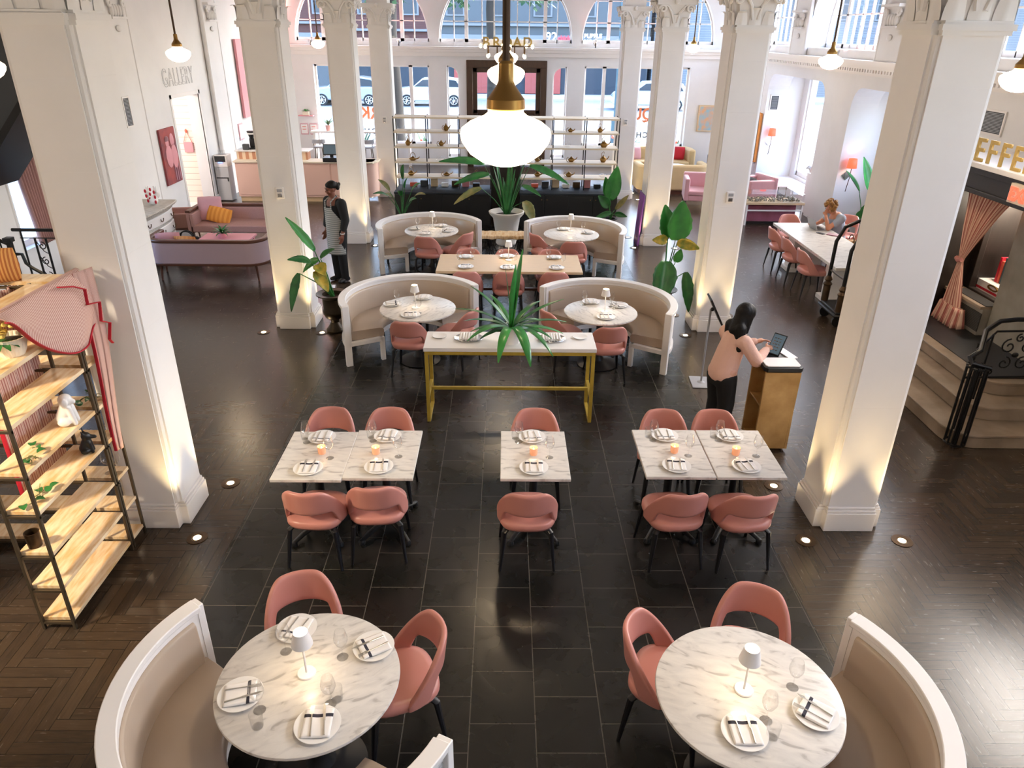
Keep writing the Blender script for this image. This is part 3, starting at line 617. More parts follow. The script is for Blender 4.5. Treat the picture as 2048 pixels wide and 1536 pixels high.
TN = ['leftmost', 'second from left', 'middle', 'fourth from left', 'rightmost']; TX = [-1.61, -1.03, .265, 1.47, 2.06]; TY = [5.38, 5.41, 5.41, 5.45, 5.45]
for n, x, y, a in zip(TN, (-1.54, -1.05, .2, 1.42, 1.98), (4.99, 5.06, 4.98, 4.99, 4.98), (.08, -.06, 0, -.1, -.1)):
    put_chair(x, y, a, 1, 'pink leather chair on the near side of the %s square marble table' % n, SG)
for n, x in zip(TN, (-1.64, -1.08, .3, 1.52, 2.01)): put_chair(x, 5.9, 0, -1, 'pink leather chair on the far side of the %s square marble table' % n, SG)
put_chair(-1.2, 8.68, .12, 1, 'pink leather chair at the near side of the middle left booth table', BG_); put_chair(-.62, 9.0, -.85, .45, 'pink leather chair at the right side of the middle left booth table', BG_)
put_chair(.75, 9.0, .85, .4, 'pink leather chair at the left side of the middle right booth table', BG_); put_chair(1.3, 8.55, -.08, 1, 'pink leather chair at the near side of the middle right booth table', BG_)
put_chair(-1.36, 12.78, .2, 1, 'pink leather chair at the near side of the far left booth table', BG_); put_chair(-.85, 13.0, -.8, .55, 'pink leather chair at the right side of the far left booth table', BG_)
put_chair(.72, 12.95, .8, .5, 'pink leather chair at the left side of the far right booth table', BG_); put_chair(1.2, 12.55, .05, 1, 'pink leather chair at the near side of the far right booth table', BG_)
for n, x in (('left', -.58), ('middle', .06), ('right', .76)):
    put_chair(x, 10.78, 0, 1, 'pink leather chair on the near side of the long wooden table, %s one' % n, LG); put_chair(x-.02, 11.53, 0, -1, 'pink leather chair on the far side of the long wooden table, %s one' % n, LG)
for n, y in (('nearest', 11.95), ('middle', 12.72), ('farthest', 13.45)): put_chair(5.22, y, 1, 0, 'pink leather chair on the left of the communal table, %s of three' % n, CG)
put_chair(5.68, 14.3, 0, -1, 'pink leather chair at the far end of the communal table', CG)
put_chair(6.22, 13.72, -1, .1, 'pink leather chair occupied by the person with the laptop', CG); put_chair(6.3, 13.05, -1, 0, 'pink leather chair with a brown bag on it, beside the laptop user', CG); put_chair(6.75, 14.35, -.7, -.7, 'pink leather chair standing behind the laptop user by the plant', CG); put_chair(6.2, 11.6, -1, 0, 'pink leather chair on the right of the communal table by the luggage cart', CG)
# ================================================================== BOOTHS
def booth(lab, x, y, a0, a1):
    b = thing('curved_booth', lab, 'booth', (x, y, 0), 0, 'curved dining booths'); Ro = .97
    G().sectorp([(.85, .45), (.845, .5), (.862, .745), (.875, .765), (.895, .77), (.895, .45)], a0+4, a1-4, 40).ob('backrest', 'taupe', b, bevel=.012)
    G().sectorp([(.44, .335), (.43, .36), (.43, .42), (.445, .445), (.5, .455), (.88, .46), (.9, .45), (.9, .335)], a0+2.5, a1-2.5, 40).ob('seat_cushion', 'taupe', b, smooth=50)
    G().sectorp([(.885, .80), (.885, .84), (.985, .845), (.985, .80)], a0, a1, 48).ob('top_rail', 'whitepaint', b, bevel=.006)
    G().sectorp([(.44, .27), (.44, .335), (.48, .335), (.48, .27)], a0+2, a1-2, 40).ob('seat_apron', 'whitepaint', b)
    fr = G().sectorp([(.89, .27), (.89, .81), (.925, .81), (.925, .27)], a0, a1, 48).ob('back_shell', 'whitepaint', b)
    G().sectorp([(.915, .27), (.915, .33), (.975, .33), (.975, .27)], a0, a1, 48).ob('lower_rail', 'whitepaint', b)
    g = G(); n = int((a1-a0)/1.7)   # open cane weave on the outside
    for i in range(n+1):
        a = rad(a0+1+(a1-a0-2)*i/n); g.tube([(.945*cos(a), .945*sin(a), .33), (.945*cos(a), .945*sin(a), .8)], .007, 4)
    for k in range(17):
        z = .35+k*.0275; g.tube([(.952*cos(rad(a0+1+(a1-a0-2)*i/36)), .952*sin(rad(a0+1+(a1-a0-2)*i/36)), z) for i in range(37)], .006, 4)
    g.ob('cane_panel', 'trimwhite', b)
    for a, nm in ((a0, 1), (a1, -1)):
        A = rad(a); ux, uy = cos(A), sin(A); M = Matrix(((ux, -uy, 0, 0), (uy, ux, 0, 0), (0, 0, 1, 0), (0, 0, 0, 1)))
        G().box(.9, .985, -.028, .028, 0, .84, M).ob('end_post', 'whitepaint', b, bevel=.006); G().box(.44, .5, -.028, .028, 0, .335, M).ob('leg', 'whitepaint', b, bevel=.006); G().box(.46, .95, -.028, .028, .275, .335, M).ob('end_rail', 'whitepaint', b, bevel=.006)
        G().box(.885, .925, nm*.012-.012, nm*.012+.012, .34, .8, M).ob('end_frame', 'whitepaint', b)
    for t in (.25, .5, .75):
        A = rad(a0+(a1-a0)*t); 
        for rr in (.93, .47): G().tube([(rr*cos(A), rr*sin(A), 0), (rr*cos(A), rr*sin(A), .3)], .022, 8).ob('leg', 'black', b)
    return b
booth('curved taupe booth with white frame at the left front round table', -1.14, 2.92, 144, 334)
booth('curved taupe booth with white frame at the right front round table', 1.40, 2.82, -112, 36)
booth('curved taupe booth in the middle row, left of the console table', -1.23, 9.31, 30, 209)
booth('curved taupe booth in the middle row, right of the console table', 1.30, 9.17, -33, 144)
booth('curved taupe booth in the far row, left of the live-edge bench', -1.38, 13.3, 18, 205)
booth('curved taupe booth in the far row, right of the live-edge bench', 1.22, 13.1, -27, 150)
# ================================================================== TABLES
def round_table(lab, x, y, r=.5, top='marble', rz=0):
    t = thing('round_table', lab, 'table', (x, y, 0), rz, 'round booth tables'); G().lathe([(.001, .72), (r-.02, .72), (r-.004, .726), (r, .735), (r-.003, .747), (r-.012, .75), (.001, .75)], 64).ob('tabletop', top, t)
    G().lathe([(.001, .0), (.27, 0), (.275, .012), (.2, .035), (.09, .07), (.045, .15), (.038, .4), (.045, .6), (.12, .705), (.16, .72), (.001, .72)], 32).ob('pedestal', 'black', t); return t
round_table('large round marble table with lamp in the left foreground', -1.09, 2.98, .51, rz=.5); round_table('large round marble table with lamp in the right foreground', 1.37, 2.88, .51, rz=-.3)
round_table('round table in the middle left booth', -1.14, 9.07, .5, 'marble', 1.); round_table('round table in the middle right booth', 1.26, 8.99, .48, rz=2.)
round_table('round table in the far left booth', -1.34, 13.2, .49, rz=1.4); round_table('round table in the far right booth', 1.2, 13.02, .5, rz=2.2)
def sq_table():
    t = thing('square_table', 'x', 'table'); G().box(-.29, .29, -.395, .395, .722, .75).ob('tabletop', 'marble', t, bevel=.005)
    G().tube([(0, 0, .05), (0, 0, .72)], .036, 14).ob('column', 'black', t); G().box(-.2, .2, -.25, .25, .7, .722).ob('top_plate', 'black', t)
    g = G()
    for sx in (-1, 1):
        for sy in (-1, 1): g.tube([(0, 0, .07), (sx*.14, sy*.2, .055), (sx*.2, sy*.29, .03)], [.03, .026, .022], 8, flat=.7); g.lathe([(.001, 0), (.028, 0), (.03, .02), (.02, .04), (.001, .045)], 10, (sx*.2, sy*.29, 0))
    g.ob('cross_base', 'black', t); return t
s0 = sq_table()
for i, (n, x, y) in enumerate(zip(TN, TX, TY)):
    lab = 'small square marble table with candle, %s of five' % n; o = s0 if i == 0 else dup(s0, lab, (0, 0, 0)); o['label'] = lab; o['group'] = 'square marble tables'; o.location = (x, y, 0)
t = thing('long_table', 'long pale wooden dining table between the booths', 'table', (.07, 11.16, 0)); G().box(-1.12, 1.12, -.47, .47, .71, .75).ob('tabletop', 'oak', t, bevel=.005)
for x in (-.85, .85):
    G().box(x-.03, x+.03, -.3, .3, .04, .1).box(x-.03, x+.03, -.3, .3, .65, .71).box(x-.03, x+.03, -.03, .03, .1, .65).ob('trestle', 'black', t, bevel=.004)
G().box(-.85, .85, -.02, .02, .3, .34).ob('stretcher', 'walnut', t)
# console
t = thing('console_table', 'tall console table with white top and mustard yellow frame', 'console table', (.065, 7.57, 0)); G().box(-.95, .95, -.245, .245, .875, .92).ob('tabletop', 'whitepaint', t, bevel=.004)
G().box(-.94, .94, -.24, -.2, .835, .875).box(-.94, .94, .2, .24, .835, .875).box(-.94, -.9, -.24, .24, .835, .875).box(.9, .94, -.24, .24, .835, .875).ob('top_frame', 'goldpaint', t, bevel=.003)
for x in (-.92, .92):
    for y in (-.22, .22): G().box(x-.02, x+.02, y-.02, y+.02, 0, .84).ob('leg', 'goldpaint', t, bevel=.003)
    G().box(x-.02, x+.02, -.22, .22, 0, .035).box(x-.018, x+.018, -.22, .22, .3, .335).ob('side_rail', 'goldpaint', t, bevel=.003)
G().box(-.92, .92, -.018, .018, .3, .335).ob('stretcher', 'goldpaint', t, bevel=.003)
# ================================================================== PLACE SETTINGS
def z_plate():
    return G().lathe([(.001, .004), (.06, .004), (.065, 0), (.07, 0), (.085, .006), (.118, .016), (.122, .02), (.118, .021), (.085, .012), (.001, .009)], 40)
def z_napkin():
    g = G(); 
    def f(u, v): return ((u-.5)*.15, (v-.5)*.17, .006+.0025*sin(u*3*pi)*(1 if v > .5 else .3)+.004*(v > .78)-.02*max(0, abs(v-.5)-.42)*1.2)
    return g.grid(f, 12, 14)
def z_fork():
    g = G(); g.tube([(0, -.1, .004), (0, -.02, .005), (0, .035, .006)], [.0055, .0035, .004], 8, flat=.5); g.box(-.011, .011, .035, .05, .004, .007)
    for i in range(4): g.box(-.0105+.0058*i, -.0075+.0058*i, .05, .09, .004, .0065)
    return g
def z_knife():
    g = G(); g.tube([(0, -.1, .004), (0, -.01, .005)], [.006, .0045], 8, flat=.6); g.prism([(-.007, -.01), (.006, -.01), (.007, .07), (.0, .1), (-.007, .08)], .003, .006); return g
def z_glass():
    g = G(); g.lathe([(.001, 0), (.033, 0), (.034, .002), (.008, .006), (.0035, .012), (.0035, .075), (.008, .083), (.028, .1), (.04, .13), (.041, .15), (.035, .18), (.031, .2), (.0298, .2), (.0335, .18), (.0395, .15), (.0385, .131), (.027, .102), (.007, .086), (.001, .085)], 24); return g
def z_tumbler():
    return G().lathe([(.001, 0), (.028, 0), (.032, .004), (.036, .095), (.0345, .095), (.0305, .008), (.001, .006)], 24)
PR_ = {}
def proto(k, fn, m, smooth=35, solid=0):
    if k not in PR_: PR_[k] = fn().ob(k, m, smooth=smooth, solid=solid); return PR_[k]
    o = PR_[k].copy(); COL.objects.link(o); return o
def setting(tab, pos, x, y, rz, gl=None, tum=False):   # one plate with napkin, fork, knife, glass
    z = .75; o = proto('plate', z_plate, 'whiteceramic'); o.location = (x, y, z); o.rotation_euler = (0, 0, rz); tag(o, 'white plate with folded napkin, %s of the %s' % (pos, tab), 'plate', 'place settings')
    o = proto('napkin', z_napkin, 'napkinmat', 180, .008); o.location = (x, y, z+.016); o.rotation_euler = (0, 0, rz+RND.uniform(-.1, .1)); tag(o, 'folded white napkin with dark stripe, %s of the %s' % (pos, tab), 'napkin', 'place settings')
    c, s = cos(rz), sin(rz)
    for nm, fn, dx in (('fork', z_fork, -.032), ('knife', z_knife, .034)):
        o = proto(nm, fn, 'steel'); o.location = (x+dx*c-.02*s, y+dx*s+.02*c, z+.026); o.rotation_euler = (0, 0, rz+RND.uniform(-.12, .12)); tag(o, 'steel %s on the napkin at the %s of the %s' % (nm, pos, tab), nm, 'place settings')
    if gl:
        o = proto('wine_glass', z_glass, 'tableglass'); o.location = (gl[0], gl[1], z); tag(o, 'clear stemmed wine glass by the %s plate of the %s' % (pos, tab), 'glass', 'glasses')
        if tum: o = proto('tumbler', z_tumbler, 'tableglass'); o.location = (gl[0]+tum[0], gl[1]+tum[1], z); tag(o, 'clear water tumbler by the %s plate of the %s' % (pos, tab), 'glass', 'glasses')
A = 'left front round table'; B = 'right front round table'
setting(A, 'far left', -1.25, 3.34, 2.95, (-1.27, 3.17)); setting(A, 'far right', -.76, 3.2, -.95+pi, (-.93, 3.13)); setting(A, 'left', -1.43, 2.85, -1.3, (-1.3, 2.76), (.02, -.1)); setting(A, 'near', -.965, 2.66, .12, (-.93, 2.8), (.03, .03))
setting(B, 'near', 1.27, 2.62, .0, (1.41, 2.7), (.0, -.1)); setting(B, 'right', 1.69, 2.74, .85, (1.63, 2.92))
for i, n in enumerate(TN):
    T = '%s square table' % n; x, y = TX[i], TY[i]
    setting(T, 'far side', x-.01, y+.27, pi+RND.uniform(-.1, .1), (x-.13, y+.2), (-.03, .06)); setting(T, 'near side', x-.01, y-.24, RND.uniform(-.1, .1), (x+.13, y-.06))
for n, P in (('middle left booth table', [('left', -1.49, 9.18, -1.4), ('far side', -1.1, 9.45, pi), ('near side', -1.2, 8.77, .1)]), ('middle right booth table', [('far side', 1.17, 9.33, pi), ('right', 1.53, 9.2, 1.9), ('near side', 1.3, 8.75, 0)]),
    ('far left booth table', [('left', -1.66, 13.26, -1.4), ('far side', -1.19, 13.5, pi), ('near side', -1.42, 12.92, 0), ('right', -1.03, 13.12, 1.4)]), ('far right booth table', [('far side', 1.08, 13.33, pi), ('right', 1.5, 13.09, 1.6)]),
    ('long wooden table', [('far left', -.62, 11.45, pi), ('near left', -.6, 10.9, 0), ('far middle', .04, 11.5, pi), ('near middle', .05, 10.88, 0), ('far right', .8, 11.45, pi), ('near right', .8, 10.88, 0)])):
    for p, x, y, rz in P: setting(n, p, x, y, rz, (x-.14*sin(rz)*0+.13*cos(rz)*(-1 if 'left' in p else 1)*.8-.08*sin(rz), y+.1*cos(rz)))
def lampo():
    r = thing('table_lamp', 'x', 'table lamp'); G().lathe([(.001, 0), (.052, 0), (.054, .004), (.05, .011), (.001, .012)], 28).ob('base', 'whitepaint', r); G().tube([(0, 0, .01), (0, 0, .25)], .006, 8).ob('stem', 'whitepaint', r)
    G().lathe([(.06, .225), (.041, .315), (.039, .315), (.058, .225)], 28, caps=False).ob('shade', 'whitepaint', r); G().lathe([(.001, .308), (.0385, .308), (.0385, .31), (.001, .31)], 24).ob('diffuser', 'lampglow', r); return r
l0 = lampo()
for i, (n, x, y) in enumerate((('left front round table', -1.11, 3.01), ('right front round table', 1.35, 2.9), ('middle left booth table', -1.17, 9.06), ('middle right booth table', 1.31, 8.96), ('far left booth table', -1.33, 13.3), ('far right booth table', 1.2, 13.2), ('long wooden table', .06, 11.3))):
    lab = 'slim white table lamp on the %s' % n; o = l0 if i == 0 else dup(l0, lab, (0, 0, 0)); o['label'] = lab; o['group'] = 'white table lamps'; o.location = (x, y, .75); light('table_lamp_light', 'POINT', (x, y, .99), 1.3 if i < 2 else 1.0, (1, .76, .48), .02)
def candle():
    r = thing('candle_holder', 'x', 'candle'); G().lathe([(.001, 0), (.03, 0), (.033, .006), (.036, .07), (.033, .07), (.03, .01), (.001, .01)], 20).ob('glass_cup', 'candleglass', r); G().lathe([(.001, .01), (.026, .01), (.026, .035), (.001, .036)], 14).ob('wax', 'cream', r); G().ell((0, 0, .052), (.006, .006, .014), 8, 8).ob('flame', 'flame', r); return r
k0 = candle()
for i, (n, x, y) in enumerate(zip(TN, (-1.565, -1.1, .26, 1.49, 2.02), (5.4, 5.4, 5.4, 5.45, 5.42))):
    lab = 'lit tea light in pink glass on the %s square table' % n; o = k0 if i == 0 else dup(k0, lab, (0, 0, 0)); o['label'] = lab; o['group'] = 'table candles'; o.location = (x, y, .75); light('candle_light', 'POINT', (x, y, .85), .25, (1, .6, .3), .02)
# console things
for lab, x in (('silver oval tray of rolled napkins at the left of the plant', -.4), ('silver oval tray of rolled napkins at the right of the plant', .53)):
    o = thing('serving_tray', lab, 'tray', (x, 7.6, .92), 0, 'console trays'); g = G(); g.rings([[(1.35*rr*cos(a), rr*sin(a), z) for a in [2*pi*j/36 for j in range(36)]] for rr, z in ((.001, .006), (.085, .006), (.105, .014), (.12, .018), (.122, .014), (.105, .0), (.001, .0))]); g.ob('tray', 'silver', o)
    for i in range(7):
        q = proto('rolled_napkin', lambda: G().tube([(0, -.09, .016), (0, .09, .016)], .0145, 10).tube([(0, -.02, .016), (0, -.005, .016)], .0152, 10), 'linen'); q.location = (x-.09+.03*i, 7.6, .929+.003*(i % 2)); tag(q, 'rolled white napkin number group on the console tray %s' % ('left of the plant' if x < 0 else 'right of the plant'), 'napkin', 'rolled napkins ' + ('left' if x < 0 else 'right')); q['label'] = 'rolled white napkin on the silver tray %s of the console plant' % ('left' if x < 0 else 'right')
for lab, x in (('small white saucer at the left end of the console table', -.73), ('small white saucer at the right end of the console table', .86)):
    o = G().lathe([(.001, .003), (.05, .003), (.08, .014), (.083, .018), (.079, .018), (.05, .009), (.001, .008)], 32).ob('saucer', 'whiteceramic', loc=(x, 7.65, .92)); tag(o, lab, 'saucer', 'console saucers')
# ================================================================== PLANTS
def strap(g, p, d, L, w_, droop, n=9, fold=.25):
    p = Vector(p); d = Vector(d).normalized(); side = d.cross(Vector((0, 0, 1))).normalized(); q = [p.copy()]; dirs = [d.copy()]
    for i in range(n):
        d = (d + Vector((0, 0, -droop/n))).normalized(); q.append(q[-1]+d*L/n); dirs.append(d.copy())
    vs, fs = [], []
    for i, c in enumerate(q):
        t = i/n; ww = w_*(math.sin(pi*min(1, .12+t*.88))**.7 if t < .95 else .12); nrm = side.cross(dirs[i])
        vs += [tuple(c-side*ww+nrm*ww*fold), tuple(c), tuple(c+side*ww+nrm*ww*fold)]
    for i in range(n):
        a = 3*i; fs += [(a, a+1, a+4, a+3), (a+1, a+2, a+5, a+4)]
    g.add(vs, fs)
o = thing('potted_plant', 'spiky strap-leaved plant in white pot on the console table', 'potted plant', (.08, 7.5, .92))
G().lathe([(.001, 0), (.085, 0), (.088, .01), (.112, .2), (.105, .2), (.1, .17), (.001, .17)], 32).ob('pot', 'whiteceramic', o); G().lathe([(.001, .165), (.1, .165), (.001, .18)], 20).ob('soil', 'soil', o)
leaves = [((-.1, 0, 1), .62, .028, .15), ((.12, .1, 1), .78, .035, .1), ((.05, -.05, 1), .66, .04, .1), ((-.5, .2, .75), .58, .026, .6), ((-.75, .1, .6), .6, .024, .75), ((-.9, .3, .4), .52, .026, .7), ((.7, .2, .62), .6, .026, .55), ((.9, .1, .45), .56, .026, .7), ((1, -.1, .3), .52, .034, .65), ((.8, -.4, .4), .45, .03, .9), ((-.75, -.45, .5), .52, .032, 1.1), ((-.25, -1, .75), .6, .04, 1.75), ((.32, -1, .75), .66, .045, 1.75), ((.75, -.7, .6), .6, .03, 1.5), ((-.8, -.15, .35), .42, .03, .8), ((.5, .6, .7), .5, .026, .8), ((-.4, .7, .8), .5, .026, .7), ((-.9, -.5, .2), .36, .03, .6), ((.6, -.3, .8), .36, .03, 1.0)]
for d_, L, w_, dr in leaves: g = G(); strap(g, (0, 0, .17), d_, L*1.12, w_*1.3, dr); g.ob('leaf', 'leaf' if w_ > .03 else 'leafdark', o, smooth=180, solid=.002)
def paddle(par, base, tip, w_, m, sag=.0, roll=0., stem=True, torn=0, up=None):
    """banana-like leaf: petiole from base up to the blade, blade from its start to tip"""
    b0, b1, b2 = Vector(base), Vector(tip[0]), Vector(tip[1])
    if stem:
        mid = (b0+b1)/2 + Vector((0, 0, .06)); G().tube([b0, b0.lerp(b1, .5)+Vector((0, 0, .05)), b1], [.012, .009, .006], 6).ob('stem', 'leafdark', par)
    ax = (b2-b1); L = ax.length; ax.normalize(); sd = ax.cross(Vector(up) if up else Vector((0, -.5, 1))).normalized(); nr = sd.cross(ax)
    def f(u, v):
        t = v; s = 2*u-1; ww = w_*(sin(pi*(.04+.94*t)**.75))**.8; e = 1-(.12*abs(sin(t*17+s*3)) if torn and abs(s) > .6 else 0)
        p = b1+ax*(L*t)+sd*(s*ww*e)+nr*(abs(s)**1.4*ww*.45)+Vector((0, 0, -sag*t*t*L)); return tuple(p)
    return G().grid(f, 8, 14).ob('leaf', m, par, smooth=180, solid=.003)
def urn(o, m='bronzepot', k=1.):
    G().lathe([(.001, 0), (.13*k, 0), (.14*k, .03*k), (.1*k, .08*k), (.06*k, .15*k), (.065*k, .19*k), (.13*k, .23*k), (.16*k, .29*k), (.165*k, .33*k), (.15*k, .36*k), (.155*k, .52*k), (.2*k, .56*k), (.235*k, .575*k), (.235*k, .59*k), (.15*k, .58*k), (.14*k, .5*k), (.001, .5*k)], 36).ob('urn', m, o); G().lathe([(.001, .53*k), (.145*k, .52*k), (.001, .545*k)], 20).ob('soil', 'soil', o)
o = thing('potted_plant', 'tall broad-leaved plant in dark bronze urn beside the second left column', 'potted plant', (-2.5, 10.1, 0)); urn(o)
for base, b1, b2, w_, m, sg in (((0, 0, .53), (-.16, 0, 1.25), (-.5, .05, 1.72), .085, 'leaf', 0), ((.02, 0, .53), (-.22, -.02, 1.08), (-.5, -.1, 1.2), .1, 'leafdark', .1), ((0, .02, .53), (-.12, .05, 1.1), (-.36, .1, .98), .1, 'leaf', .2), ((-.02, 0, .53), (-.16, -.08, .98), (.02, -.1, .74), .12, 'leafyellow', .1), ((0, 0, .53), (-.38, -.1, .95), (-.52, -.15, .52), .09, 'leafdark', .2), ((.02, .02, .53), (-.1, .05, 1.12), (.12, .1, 1.3), .08, 'leafdark', .1), ((0, 0, .53), (-.14, .0, 1.05), (-.02, -.05, .95), .12, 'leafyellow', .1)): paddle(o, base, ((b1[0], b1[1]-.12, b1[2]), (b2[0], b2[1]-.2, b2[2])), w_*.85, m, sg, torn=1)
o = thing('potted_plant', 'tall broad-leaved plant in dark urn beside the second right column', 'potted plant', (2.42, 10.6, 0)); urn(o, 'black', .9)
for base, b1, b2, w_, m, sg in (((0, 0, .5), (.1, 0, 1.28), (.16, .05, 1.85), .2, 'leaf', 0), ((0, 0, .5), (.0, .05, 1.3), (-.08, .1, 1.78), .14, 'leaf', 0), ((.0, -.02, .5), (-.02, -.05, .98), (-.1, -.25, .38), .2, 'leafdark', 0), ((0, 0, .5), (.12, -.05, 1.25), (.45, -.1, 1.25), .09, 'leafyellow', .2), ((0, 0, .5), (-.02, 0, 1.28), (-.25, -.05, 1.32), .08, 'leafyellow', .1), ((0, 0, .5), (.3, -.02, .8), (.4, -.1, .25), .1, 'leafdark', .1), ((0, 0, .5), (.14, 0, .95), (.2, 0, 1.15), .08, 'leaf', 0)): paddle(o, base, (b1, b2), w_, m, sg, torn=1, up=(.1, -1, .25))
o = thing('potted_plant', 'bushy dark plant in a low pot before the left shelving', 'potted plant', (-2.2, 15.6, 0)); urn(o, 'black', .7)
for i, (dx, dz, L) in enumerate(((-.45, 1.0, .5), (.1, 1.35, .5), (.45, .95, .5), (-.3, .7, .45), (.35, .6, .45), (-.55, .75, .4), (.55, .75, .4), (0, .8, .5), (.2, 1.1, .4))): paddle(o, (0, 0, .38), ((dx*.5, -.05*i % .2-.1, .4+dz*.6), (dx, -.1-.03*i, .35+dz)), .055, 'leafdark' if i % 3 else 'leafolive', .3)
o = thing('potted_plant', 'upright broad-leaved plant in black pot before the right shelving', 'potted plant', (2.28, 15.75, 0)); urn(o, 'black', .7)
for base, b1, b2, w_, m, sg in (((0, 0, .38), (-.05, 0, .8), (.08, 0, 1.5), .17, 'leaf', 0), ((0, 0, .38), (-.08, 0, .85), (-.16, 0, 1.28), .1, 'leaf', 0), ((0, 0, .38), (-.05, 0, .65), (-.3, -.1, .95), .11, 'leafdark', .1), ((0, 0, .38), (.1, 0, .6), (.36, 0, .95), .06, 'leafolive', .1), ((0, 0, .38), (0, -.1, .55), (-.4, -.2, .5), .06, 'leafdark', .2), ((0, 0, .38), (.1, 0, .5), (.35, -.1, .52), .06, 'leafdark', .2)): paddle(o, base, (b1, b2), w_, m, sg, up=(.1, -1, .2))
# live-edge bench and big planter
t = thing('live_edge_bench', 'live-edge wooden bench with black wire legs between the far booths', 'bench', (.0, 14.0, 0)); pts = [(-.55+.065*i, -.2-.03*sin(i*1.7)) for i in range(18)] + [(.555-.065*i, .2+.03*sin(i*2.1)) for i in range(18)]
G().prism(pts, .43, .5).ob('slab', 'shelfpine', t, bevel=.012)
for s in (-1, 1):
    g = G()
    for i in range(5): g.tube([(s*.3+.03*(i-2), -.15, .43), (s*.3+.05*(i-2), .0, .22), (s*.3+.1*(i-2), .15, 0.005)], .008, 6); g.tube([(s*.3-.05*(i-2), .15, .43), (s*.3, 0, .2), (s*.3+.1*(i-2), -.16, 0.005)], .008, 6)
    g.tube([(s*.3+.2*cos(a), .16*sin(a), .01) for a in [2*pi*i/24 for i in range(25)]], .009, 6); g.ob('wire_leg', 'black', t)
o = thing('potted_plant', 'large arching plant in a big white urn under the centre pendant', 'potted plant', (.03, 15.1, 0))
G().lathe([(.001, .0), (.2, 0), (.22, .03), (.21, .1), (.24, .3), (.28, .55), (.36, .64), (.37, .68), (.34, .69), (.27, .6), (.001, .58)], 36).ob('planter', 'stonepot', o); G().lathe([(.001, .6), (.27, .6), (.001, .63)], 20).ob('soil', 'soil', o)
for i in range(16):
    a = i*2.4; g = G(); strap(g, (.05*cos(a), .05*sin(a), .6), (.28*cos(a), .2*sin(a), 1), .75+.25*(i % 3), .035, .35); g.ob('leaf', 'leafdark', o, smooth=180, solid=.002)
for base, b1, b2, w_, m, sg in (((0, 0, .6), (-.45, -.1, 1.62), (-1.35, -.2, 1.78), .13, 'leafdark', .1), ((0, 0, .6), (-.35, -.2, 1.45), (-1.05, -.3, 1.3), .12, 'leafdark', .05), ((.05, 0, .6), (.45, -.1, 1.6), (1.25, -.2, 1.35), .12, 'leafdark', .1), ((0, 0, .6), (-.5, -.3, 1.2), (-1.05, -.5, .98), .1, 'leafolive', .1), ((0, 0, .6), (.35, -.3, .95), (.55, -.5, .6), .13, 'leafolive', .1), ((0, 0, .6), (.3, 0, 1.2), (.7, -.1, 1.05), .08, 'leafdark', .1), ((0, 0, .6), (-.2, .2, 1.7), (-.75, .25, 2.05), .09, 'leafdark', .1)): paddle(o, base, (b1, b2), w_, m, sg, torn=1)
mat('storesilver', 'b4b6ba', .4); mat('palewood', 'c9c4bb', .55, col2='9a948a', scale=8, stretch=(1, 6, 6))
# ================================================================== CENTRE SHELVING AND CABINETS
def teapot(kind, k=1.):
    g = G(); R3 = random.Random(kind)
    hh = R3.choice((.06, .08, .1)); rr = R3.choice((.06, .075, .085))
    g.lathe([(.001, 0), (rr*.6, 0), (rr, hh*.5), (rr*.95, hh*.8), (rr*.4, hh*1.15), (rr*.35, hh*1.25), (.012, hh*1.3), (.014, hh*1.5), (.001, hh*1.55)], 18)
    g.tube([(rr*.8, 0, hh*.5), (rr*1.5, 0, hh*.8), (rr*1.8, 0, hh*1.3)], [.016, .011, .007], 8)
    if kind % 3 == 0: g.tube([(rr*.7*cos(a), 0, hh*1.0+.11*sin(a)) for a in [pi*i/12 for i in range(13)]], .006, 6)
    elif kind % 3 == 1: g.tube([(-rr*.8-.05*sin(a), 0, hh*.6+.05*cos(a)) for a in [pi*i/10 for i in range(11)]], .006, 6)
    else: g.tube([(-rr*.5, 0, hh), (-rr*.6, 0, hh*1.9), (rr*.1, 0, hh*2.3), (rr*.3, 0, hh*1.9)], .006, 6)
    return g
SZ = (1.06, 1.39, 1.71, 2.03); SN = ('lowest', 'second', 'third', 'top'); kk = 0
